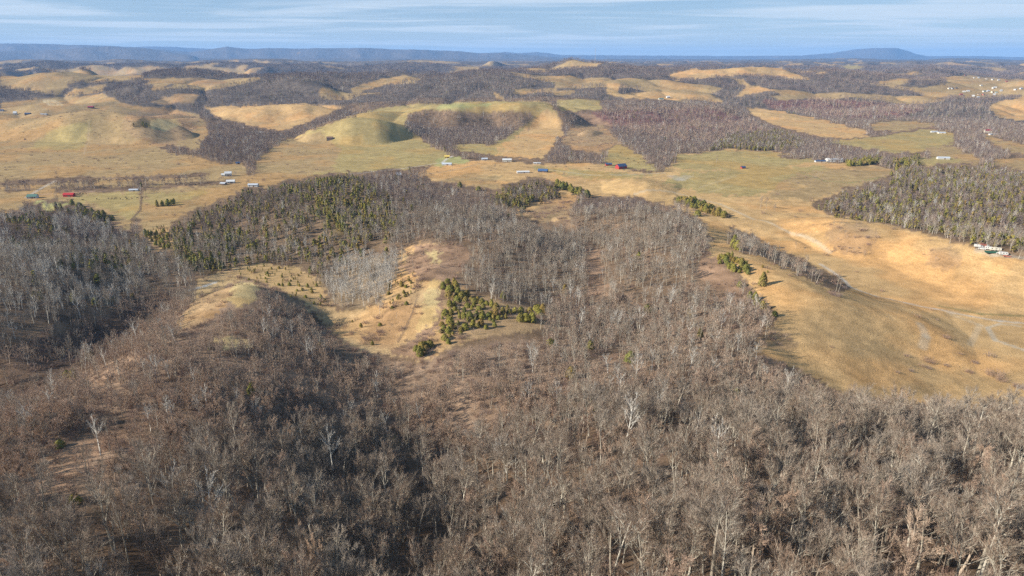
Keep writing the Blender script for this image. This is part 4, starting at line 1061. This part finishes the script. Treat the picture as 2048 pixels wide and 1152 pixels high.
B('barn', 'long bright red barn in the left valley beside the lane and cattle', 'barn', 139, 393, 17, 9, 4, .05, 'red', 'red', 2.2, nwin=0, door=3.4, dh=3)
B('house', 'white house with green hip roof at the end of the left valley lane', 'house', 66, 396, 15, 11, 3.4, .2, 'white', 'green', 3, nwin=4, chim=True)
B('shed', 'long silver roofed shed beside the valley hedgerow', 'shed', 268, 382, 15, 6, 2.6, .12, 'white', 'silver', 1.2, nwin=0, door=2.4)
B('farmhouse', 'white two storey farmhouse among trees at the valley farmstead', 'house', 457, 352, 13, 9, 6.0, .3, 'white', 'white', 3, nwin=4, chim=True, wing=(8, 7, 3, -8, 2))
B('shed', 'white barn in front of the valley farmhouse', 'barn', 462, 366, 15, 9, 3.6, .2, 'white', 'white', 2.4, nwin=2)
B('shed', 'low grey roofed outbuilding at the left end of the valley farmstead', 'shed', 447, 369, 10, 7, 2.6, -.2, 'dark', 'silver', 1.4, nwin=0)
B('shed', 'long white shed standing alone right of the valley farmstead', 'shed', 507, 373, 18, 9, 3.8, .02, 'white', 'silver', 1.6, nwin=3)
B('shed', 'small dark shed on the green patch above the farmstead', 'shed', 476, 328, 9, 6, 3, .4, 'grey', 'navy', 1.8, nwin=1)
B('house', 'small white house between the wooded draw and golden field', 'house', 524, 268, 12, 9, 4.5, .3, 'white', 'white', 3, nwin=3, chim=True)
B('barn', 'dark weathered tobacco barn alone high on the green central meadow', 'barn', 660, 279, 17, 9, 5, .02, 'dark', 'brown', 3, nwin=0, door=3, dh=3)
B('house', 'small yellow house at the top of the curved pale driveway', 'house', 894, 316, 12, 8, 4, .1, 'yellow', 'yellow', 2.4, nwin=3)
B('shed', 'long silver roofed shed below the yellow house', 'shed', 894, 330, 22, 9, 3, -.12, 'grey', 'silver', 2, nwin=0, door=3)
B('house', 'grey roofed house half hidden in roadside trees right of the yellow house', 'house', 969, 320, 14, 9, 3, .1, 'grey', 'silver', 2, nwin=2)
B('barn', 'white barn on the brow of the middle valley field with small dark cedars', 'barn', 1014, 323, 21, 10, 4.4, .02, 'cream', 'white', 2.2, nwin=4)
B('mobile_home', 'long low white mobile home beside the valley road', 'mobile home', 1074, 328, 16, 6, 2.8, -.03, 'white', 'white', .8, nwin=5, door=1)
B('shed', 'long white roofed poultry shed left of the dark blue roofed barn', 'shed', 1046, 346, 26, 9, 3, .12, 'white', 'white', 1.4, nwin=0)
B('barn', 'barn with bright dark blue roof above the wooded knoll', 'barn', 1086, 344, 20, 12, 3.4, -.25, 'dark', 'blue', 3.0, nwin=0, door=3)
B('house', 'small white gabled house peeping over the wooded centre hill', 'house', 797, 353, 9, 14, 5, .35, 'white', 'grey', 3.4, nwin=2)
B('shed', 'small red shed with dark roof below the long roadside barn', 'shed', 1486, 337, 9, 6, 3, .2, 'red', 'navy', 2, nwin=0)
B('barn', 'very long white barn with green tinted sides beside the valley road', 'barn', 1668, 323, 36, 16, 5, -.02, 'white', 'white', 2.6, nwin=5, door=4, dh=3.6)
B('shed', 'long blue roofed shed left of the very long white barn', 'shed', 1640, 324, 24, 9, 3, .03, 'grey', 'navy', 1.4, nwin=0)
B('barn', 'long white roofed barn standing on the small green field behind the right wood', 'barn', 1886, 318, 27, 10, 3.5, -.18, 'white', 'silver', 1.8, nwin=0)
B('shed', 'long white shed on the left of the hilltop yard at the green field head', 'shed', 1868, 265, 20, 8, 3.2, -.1, 'white', 'silver', 1.6, nwin=0)
B('shed', 'white shed on the right of the hilltop yard at the green field head', 'shed', 1883, 267, 22, 9, 3.2, -.1, 'cream', 'silver', 1.8, nwin=0)
B('house', 'large cream house with dark red roof on the wooded right hillside', 'house', 1975, 265, 20, 13, 6, -.1, 'cream', 'darkred', 4, nwin=5, chim=True)
B('shed', 'small silver roofed garage below the dark red roofed house', 'garage', 1981, 270, 10, 8, 3, .2, 'grey', 'silver', 1.5, nwin=0)
B('mobile_home', 'white mobile home right of the dark red roofed house', 'mobile home', 1990, 270, 13, 6, 3, .1, 'white', 'white', .8, nwin=3)
B('church', 'white steep gabled house with pointed dormer at the far left hilltop', 'house', 31, 229, 12, 9, 6, .2, 'white', 'white', 6, nwin=3, chim=True)
B('barn', 'dark roofed barn right of the white house on the far left hilltop', 'barn', 56, 229, 20, 10, 4, .1, 'dark', 'navy', 2.5, nwin=0)
B('shed', 'long pale low shed on the left hilltop by bare trees', 'shed', 88, 229, 24, 8, 2.6, .02, 'grey', 'grey', 1, nwin=0)
B('barn', 'dark red roofed barn on the left hill crest', 'barn', 182, 216, 22, 11, 4, .15, 'dark', 'darkred', 3.5, nwin=0)
B('house', 'dark roofed house at the left picture edge below the hill', 'house', 3, 222, 16, 9, 3.5, .1, 'grey', 'navy', 2.4, nwin=2)
B('barn', 'cream farm building with green roof in the far centre right valley', 'barn', 1322, 199, 22, 10, 4, .1, 'cream', 'green', 2.2, nwin=2)
B('house', 'white farmhouse in the far centre right valley', 'house', 1336, 196, 16, 12, 6, .2, 'white', 'white', 3, nwin=3)
vil = [(1930,151,'brick','brown'),(1948,156,'white','white'),(1957,156,'grey','silver'),(1972,158,'cream','brown'),(1985,160,'white','grey'),(1997,161,'white','silver'),(2013,164,'brick','darkred'),(1904,178,'white','navy'),(1912,177,'dark','dark'),(1928,184,'white','white'),(1936,183,'white','grey'),
 (1962,172,'cream','grey'),(1986,177,'white','white'),(1990,176,'cream','silver'),(1968,184,'white','green'),(1976,183,'grey','silver'),(1984,185,'cream','brown'),(1992,186,'white','green'),(1946,193,'white','white'),(1958,190,'tan','brown'),(1966,190,'brick','brown'),(1988,190,'white','silver'),(2002,182,'grey','grey'),(2030,180,'white','silver'),(1922,190,'brick','darkred'),(1898,178,'cream','grey'),(2042,178,'grey','silver'),(1956,196,'grey','silver')]
random.seed(3)
VP = []
for i, (px, py, wl_, rf_) in enumerate(vil):
    x, y, z = hit(px, py)
    o = building('house', 'x', 'house', (x, y, z - .1), random.uniform(10, 14), random.uniform(8, 10), random.uniform(3.0, 5.0), random.uniform(-.6, .6), wl_, rf_, group='houses of the hilltop village', nwin=2)
    VP.append((o, wl_, rf_, 'upper' if py < 170 else ('middle' if py < 186 else 'lower'), px))
bk = {}
for r in VP: bk.setdefault(r[1:4], []).append(r)
for (a, b_, c), rs in bk.items():
    rs.sort(key=lambda r: r[4])
    for k, r in enumerate(rs):
        r[0]['label'] = (f'{ORD[k]} from left of {NUM[len(rs) - 1]} ' if len(rs) > 1 else '') + f'{a} walled {b_} roofed house' + ('s' if len(rs) > 1 else '') + f' in {c} rows of distant village'

# radio mast on the ridge
x, y, z = hit(1190, 127)
o = put('radio_mast', 'thin white radio mast on the skyline of the far wooded ridge', 'mast', (x, y, z))
m = MB(); HT = 80
for k in range(3):
    a = k * 2.094; m.seg(V3(math.cos(a) * 1.3, math.sin(a) * 1.3, -2), V3(math.cos(a) * .7, math.sin(a) * .7, HT), .45, .3, 4)
child('mast_frame', m.mesh('mast_frame', [paint('white_wall', WALL['white'])]), o)
m = MB()
for k in range(16):
    z0 = k * 5.0
    for q in range(3):
        a, c = q * 2.094, (q + 1) * 2.094
        m.seg(V3(math.cos(a) * 1.2, math.sin(a) * 1.2, z0), V3(math.cos(c) * 1.2, math.sin(c) * 1.2, z0 + 5), .12, .12, 3)
child('lattice', m.mesh('lattice', [paint('white_wall', WALL['white'])]), o)

# ------------------------------------------------------------------ vehicles parked in a row on the right hill
TYRE = simple('tyre_rubber', (.03, .03, .03), .9, .1)
def cyl_y(m, cx, cy, cz, r, w_, n=12): m.seg(V3(cx, cy - w_ / 2, cz), V3(cx, cy + w_ / 2, cz), r, r, n); m.add([tuple(V3(cx + r * math.cos(2 * math.pi * k / n), cy + s_ * w_ / 2, cz + r * math.sin(2 * math.pi * k / n))) for s_ in (-1, 1) for k in range(n)], [tuple(range(n)), tuple(range(n, 2 * n))])
def wheels(o, xs, r, wd):
    for xw in xs:
        for s_ in (-1, 1):
            m = MB(); cyl_y(m, 0, 0, 0, r, .28); child('wheel', m.mesh('wheel', [TYRE]), o, (xw, s_ * wd / 2, r))
def loft(m, prof, wd, taper=.88):
    """side profile (x, z) extruded across, narrower towards the top"""
    zs = [p[1] for p in prof]; z0, z1 = min(zs), max(zs)
    k = [wd / 2 * (1 - (1 - taper) * (p[1] - z0) / (z1 - z0)) for p in prof]; n_ = len(prof)
    m.add([(p[0], -kk, p[1]) for p, kk in zip(prof, k)] + [(p[0], kk, p[1]) for p, kk in zip(prof, k)],
          [tuple(range(n_)), tuple(range(2 * n_ - 1, n_ - 1, -1))] + [(i, (i + 1) % n_, n_ + (i + 1) % n_, n_ + i) for i in range(n_)])
def pickup(label, px, py, rz, col):
    x, y, z = hit(px, py); o = put('pickup_truck', label, 'truck', (x, y, z), rz)
    pm = paint(col + '_wall', WALL[col])
    m = MB(); loft(m, [(-2.8, .45), (2.7, .45), (2.75, .95), (1.5, 1.1), (-.4, 1.1), (-.4, .7), (-2.8, .7)], 1.9, .96); child('body', m.mesh('body', [pm]), o)
    m = MB(); loft(m, [(-.5, 1.1), (1.5, 1.1), (.8, 1.8), (-.3, 1.8)], 1.75, .8); child('cab', m.mesh('cab', [pm]), o)
    m = MB(); loft(m, [(-.4, 1.2), (1.3, 1.2), (.75, 1.7), (-.25, 1.7)], 1.8, .82); child('window', m.mesh('window', [GLASS]), o)
    for s_ in (-1, 1):
        m = MB(); m.box(-2.8, -.5, -.04, .04, .7, 1.12); child('bed_side', m.mesh('bed_side', [pm]), o, (0, s_ * .9, 0))
    wheels(o, (-1.8, 1.8), .4, 1.7)
def camper(label, px, py, rz, col, L_=6.5):
    x, y, z = hit(px, py); o = put('camper_trailer', label, 'trailer', (x, y, z), rz)
    m = MB(); loft(m, [(-L_ / 2, .6), (L_ / 2, .6), (L_ / 2 + .4, 1.4), (L_ / 2, 2.6), (-L_ / 2, 2.6), (-L_ / 2 - .2, 1.4)], 2.3, .95); child('body', m.mesh('body', [paint(col + '_wall', WALL[col])]), o)
    for k in range(3):
        m = MB(); m.box(-.45, .45, -.03, .03, 0, .6); child('window', m.mesh('window', [GLASS]), o, (-L_ / 3 + k * L_ / 3, -1.14, 1.5))
    m = MB(); m.seg(V3(L_ / 2, 0, .6), V3(L_ / 2 + 1.4, 0, .5), .08, .06, 4); child('tow_bar', m.mesh('tow_bar', [TYRE]), o)
    wheels(o, (-.6, .3), .35, 2.1)
def box_truck(label, px, py, rz, col, boxcol):
    x, y, z = hit(px, py); o = put('box_truck', label, 'truck', (x, y, z), rz)
    m = MB(); loft(m, [(1.6, .5), (3.6, .5), (3.6, 1.3), (3.2, 2.2), (1.6, 2.2)], 2.1, .92); child('cab', m.mesh('cab', [paint(col + '_wall', WALL[col])]), o)
    m = MB(); loft(m, [(2.4, 1.45), (3.5, 1.45), (3.25, 2.05), (2.4, 2.05)], 2.14, .93); child('window', m.mesh('window', [GLASS]), o)
    m = MB(); m.box(-3.4, 1.5, -1.15, 1.15, .8, 2.7); m.box(-3.4, 1.5, -.5, .5, .55, .79); child('box', m.mesh('box', [paint(boxcol + '_wall', WALL[boxcol])]), o)
    wheels(o, (-2.2, 2.6), .45, 1.9)
def flatbed(label, px, py, rz):
    x, y, z = hit(px, py); o = put('flatbed_trailer', label, 'trailer', (x, y, z), rz)
    gr_ = paint('green_deck', (.03, .10, .07))
    m = MB(); m.box(-5, 5, -1.2, 1.2, .8, 1.0); child('deck', m.mesh('deck', [gr_]), o)
    for s_ in (-1, 1):
        m = MB(); m.box(-5, 5, -.05, .05, 1.0, 1.9); child('side_board', m.mesh('side_board', [gr_]), o, (0, s_ * 1.15, 0))
    m = MB(); m.seg(V3(5, 0, .9), V3(7, 0, .7), .1, .08, 4); child('tow_bar', m.mesh('tow_bar', [TYRE]), o)
    wheels(o, (-3.4, -2.4), .42, 2.1)
box_truck('white box truck at the left end of the parked row on the right hill', 1957, 495, -.5, 'white', 'white')
pickup('white pickup second from left in the parked row on the right hill', 1964, 499, -.8, 'white')
box_truck('rust red box truck behind the parked row on the right hill', 1968, 494, -.6, 'white', 'brick')
camper('small white camper in the middle of the parked row on the right hill', 1976, 499, -.5, 'white', 5)
flatbed('long dark green open trailer in front of the parked row', 1983, 507, -.25)
camper('cream camper just right of the green trailer', 1990, 501, -.3, 'cream', 8)
pickup('white pickup right of the cream camper', 2000, 508, -.4, 'white')
camper('white camper toward the right end of the parked row', 2006, 510, -.4, 'white', 6)
pickup('rust red pickup at the right end of the parked row', 2014, 514, -.5, 'brick')

# ------------------------------------------------------------------ cattle
def cow_mesh():
    me_ = bpy.data.meshes.new('cow')
    vs = [(0, 0, 1.15), (.45, 0, 1.2), (.8, 0, 1.25), (1.1, 0, 1.35), (1.42, 0, 1.3), (1.65, 0, 1.1), (-.45, 0, 1.15), (-.85, 0, 1.2),
          (.72, .2, .7), (.74, .2, .35), (.74, .2, .04), (.72, -.2, .7), (.72, -.2, .35), (.78, -.2, .04), (-.78, .2, .72), (-.9, .2, .38), (-.84, .2, .04), (-.78, -.2, .72), (-.88, -.2, .38), (-.9, -.2, .04), (-1.05, 0, 1.2), (-1.12, 0, .6)]
    es = [(0, 1), (1, 2), (2, 3), (3, 4), (4, 5), (0, 6), (6, 7), (2, 8), (8, 9), (9, 10), (2, 11), (11, 12), (12, 13), (7, 14), (14, 15), (15, 16), (7, 17), (17, 18), (18, 19), (7, 20), (20, 21)]
    rd = [.40, .38, .34, .2, .17, .1, .40, .33, .12, .07, .07, .12, .07, .07, .14, .08, .07, .14, .08, .07, .04, .05]
    me_.from_pydata(vs, es, [])
    ob = bpy.data.objects.new('cow', me_); ROOT.objects.link(ob)
    md = ob.modifiers.new('skin', 'SKIN')
    for v, r in zip(me_.skin_vertices[0].data, rd): v.radius = (r, r)
    me_.skin_vertices[0].data[0].use_root = True
    ob.modifiers.new('sub', 'SUBSURF').levels = 1
    bpy.context.view_layer.update()
    res = bpy.data.meshes.new_from_object(ob.evaluated_get(bpy.context.evaluated_depsgraph_get()))
    bpy.data.objects.remove(ob)
    return res
CM = cow_mesh(); CM.name = 'cow'
CM.materials.clear(); CM.materials.append(simple('black_hide', (.025, .022, .02), .8, .3))
CM2 = CM.copy(); CM2.materials.clear(); CM2.materials.append(simple('brown_hide', (.16, .07, .035), .8, .3))
rows = [('in upper valley field', [(140,362),(146,361),(151,362),(180,362),(184,364),(200,361),(207,361),(213,361),(217,363),(222,361),(233,361),(239,360),(249,359),(253,361)]),
 ('right of the long red barn', [(149,391),(154,390),(160,389),(166,389),(172,388)]),
 ('in lower green valley field', [(146,400),(166,401),(194,399),(217,398),(224,398),(231,398),(241,399),(252,396),(254,399),(264,398),(275,397),(285,397)]),
 ('near valley farmstead', [(372,372),(380,371),(391,370),(398,369),(420,370)]),
 ('on green slope right of the large red barn', [(1268,322),(1276,327),(1281,319),(1288,324),(1236,313),(1241,306),(1300,330),(1256,318)]),
 ('left of the large red barn', [(1112,334),(1132,334),(1178,338)])]
random.seed(9)
for pl, q in rows:
    for k, (px, py) in enumerate(sorted(q)):
        x, y, z = hit(px, py); br_ = (k % 5 == 4)
        o = bpy.data.objects.new('cow', CM2 if br_ else CM); ROOT.objects.link(o)
        o.location = (x, y, z); o.rotation_euler = (0, 0, random.uniform(0, 6.28)); o.scale = (1.15,) * 3
        o['label'] = f'{"brown" if br_ else "black"} cow, {ORD[k]} from left of {NUM[len(q) - 1]} {pl}'; o['category'] = 'cow'; o['group'] = 'cattle grazing in the valley'

# ------------------------------------------------------------------ fences
POST = simple('post_wood', (.20, .16, .12), .9, .2)
def fence(label, line, step=7.0):
    pts_ = [Vector(hit(*p)) for p in line]
    o = put('wire_fence', label, 'fence', pts_[0])
    tot = 0; ps = []
    for a, c in zip(pts_[:-1], pts_[1:]):
        n_ = max(1, int((c - a).length / step))
        for k in range(n_): ps.append(a.lerp(c, k / n_))
    ps.append(pts_[-1]); ps = ps[:60]
    ps = [Vector((p.x, p.y, float(ground(p.x, p.y)))) for p in ps]
    m = MB(); m.seg(V3(0, 0, -.4), V3(0, 0, 1.35), .09, .08, 5); m.add([(.08, 0, 1.35), (0, .08, 1.35), (-.08, 0, 1.35), (0, -.08, 1.35)], [(0, 1, 2, 3)])
    pm = m.mesh('post', [POST])
    for p in ps: child('post', pm, o, tuple(p - pts_[0]))
    m = MB()
    for a, c in zip(ps[:-1], ps[1:]):
        for h in (.4, .75, 1.1): m.seg(a - pts_[0] + V3(0, 0, h), c - pts_[0] + V3(0, 0, h), .012, .012, 3)
    child('wire', m.mesh('wire', [paint('wire', (.3, .3, .3), .5, .5)]), o)
fence('wire fence down the grass slope left of the pale strip in the bowl', [(835,592),(826,625),(805,665),(790,690)], 4)
fence('wire fence where the brown slope meets the golden pasture', [(1560,640),(1540,668),(1515,700),(1512,705)], 4)
fence('wire fence crossing the golden pasture above the near right trees', [(1850,795),(1900,800),(1960,812),(2040,822)], 4)
fence('wire fence dividing the two left valley fields below the hedgerow', [(283,392),(282,412),(270,432)], 6)
fence('wire fence up the large left meadow beside the worn strip', [(183,236),(175,262),(171,290)], 9)

# ------------------------------------------------------------------ single trees, shrubs and poles of the open fields
for px, py, s_, lab in [(112, 352, .5, 'bare tree with dark ivy at the left end of the valley hedgerow'), (280, 372, .6, 'bare tree where the two valley hedgerows meet the cross hedge'), (275, 455, .6, 'wide bare tree at the foot of the left wooded hill'),
    (264, 462, .5, 'smaller bare tree left of the wide tree below the left hill'), (497, 372, .6, 'dark bare tree above the lone long white shed'), (472, 352, .5, 'bare tree right of the valley farmhouse'), (440, 366, .4, 'bare tree left of the valley farmstead sheds'),
    (464, 330, .4, 'bare tree left of the small dark shed above the farmstead'), (1058, 268, .7, 'round bare tree alone high on the tan central slope'), (1037, 282, .6, 'round bare tree lower down the tan central slope'), (928, 300, .6, 'bare tree on the pale patch below the central grove'),
    (1110, 350, .5, 'bare tree right of the dark blue roofed barn'), (1128, 356, .6, 'grey bare tree in the dip left of the golden ridge'), (990, 340, .5, 'leafless tree in the middle valley field'), (900, 345, .3, 'lone sapling in the middle valley field'),
    (1433, 325, .5, 'left bare tree on the green rise of the right valley'), (1517, 322, .5, 'right bare tree on the green rise of the right valley'), (1520, 418, .75, 'tall thin bare tree left of three on the bare knoll'), (1532, 420, .8, 'tall thin bare tree middle of three on the bare knoll'),
    (1548, 424, .6, 'tall thin bare tree right of three on the bare knoll'), (1592, 497, .35, 'small bare tree on the near face of the right hill'), (1608, 505, .3, 'smallest bare tree on the near face of the right hill'), (1690, 470, .3, 'low bare tree in the scrub patch on the right hill'),
    (1908, 300, .5, 'bare tree behind the long white barn of the right valley'), (585, 220, .5, 'lone round bare tree on the golden field behind the draw'), (245, 205, .6, 'bare tree left of the dark red roofed hill barn'), (98, 228, .6, 'bare tree behind the long pale hilltop shed'), (1655, 328, .4, 'bare tree in front of the very long white barn')]:
    x, y, z = hit(px, py); tm, cm, wd, H = NEAR['grey'][random.randrange(6)]
    o = put('field_tree', lab, 'tree', (x, y, z), random.uniform(0, 6), None, s_)
    child('trunk', tm, o); child('crown', cm, o)
for px, py, s_, lab in [(1858, 724, 2.4, 'round grey green shrub upper one of two in the low golden pasture'), (1857, 737, 1.5, 'low dark shrub just under the round grey green shrub'), (1812, 712, 1.2, 'small brown shrub left of the round grey green shrub'), (1795, 745, 1.2, 'flat brown shrub near the tree tops in the golden pasture'),
    (1822, 742, 1.0, 'tiny dark shrub below the round grey green shrub'), (1990, 752, 3.2, 'large dark olive brown shrub at the right of the golden pasture'), (2004, 762, 2.2, 'brown shrub touching the large olive brown shrub'), (2036, 775, 2.0, 'brown shrub by the right picture edge'), (1950, 726, 1.3, 'small green shrub above the large olive brown shrub'),
    (1893, 732, 1.2, 'low brown shrub right of the grey green shrub'), (1920, 708, 1.2, 'brown shrub in the rusty patch of the right pasture'), (1892, 676, 2.0, 'reddish shrub on the rusty patch near the farm track'), (1672, 592, 2.2, 'brush clump on the golden brow under the tree line'), (1663, 588, 1.6, 'small brush clump left on the golden brow'),
    (1580, 552, 1.0, 'lone dark tuft high on the golden slope'), (1500, 602, 1.6, 'brown bush beside the cedars on the pasture edge'), (1874, 640, 1.0, 'small dark bush beside the gravel farm road'), (1938, 745, 1.4, 'low dark bush between the two large pasture shrubs'), (730, 590, 1.4, 'brown bush on the bowl slope below the pale trees')]:
    x, y, z = hit(px, py)
    o = put('shrub', lab, 'shrub', (x, y, z), random.uniform(0, 6), 'shrubs of the open pastures', (s_, s_, s_ * .7))
    child('stems', brm[random.randrange(3)], o); child('twigs', brm[random.randrange(3)], o, (.25, .1, 0))
pm_ = MB(); pm_.seg(V3(0, 0, -1), V3(0, 0, 9), .17, .12, 7); pole_m = pm_.mesh('pole', [POST])
pm_ = MB(); pm_.box(-1.1, 1.1, -.06, .06, 8.2, 8.35); arm_m = pm_.mesh('cross_arm', [POST])
PL = [('valley road beyond the wooded centre hill', [(826,352),(868,348),(905,341),(935,334),(958,327)]), ('left valley lane', [(80,391),(120,388),(170,386),(225,384)]), ('right valley road', [(1345,347),(1400,344),(1460,340),(1530,336),(1600,331)])]
for pl, q in PL:
    for k, p in enumerate(q):
        x, y, z = hit(*p)
        o = put('utility_pole', f'{ORD[k]} from left of {NUM[len(q) - 1]} wooden utility poles along {pl}', 'pole', (x, y, z), .9, 'utility poles along the valley roads')
        child('pole', pole_m, o); child('cross_arm', arm_m, o)

# ------------------------------------------------------------------ haze
hz = 1500.0
m = MB(); m.box(-36000, 36000, -400, 36500, float(Z.min()) - 1.0, max(float(Z.max()) + 5, CZ + 60))
hm = bpy.data.materials.new('haze'); hm.use_nodes = True; t = hm.node_tree
for n_ in list(t.nodes):
    if n_.type == 'BSDF_PRINCIPLED': t.nodes.remove(n_)
pv = t.nodes.new('ShaderNodeVolumePrincipled')
pv.inputs['Color'].default_value = (.27, .54, 1.0, 1); pv.inputs['Density'].default_value = HAZE; pv.inputs['Anisotropy'].default_value = 0.0
t.links.new(pv.outputs[0], t.nodes['Material Output'].inputs['Volume'])
ho = bpy.data.objects.new('haze', m.mesh('haze', [hm])); ROOT.objects.link(ho); ho['kind'] = 'stuff'; ho['label'] = 'thin blue winter haze over the whole landscape'
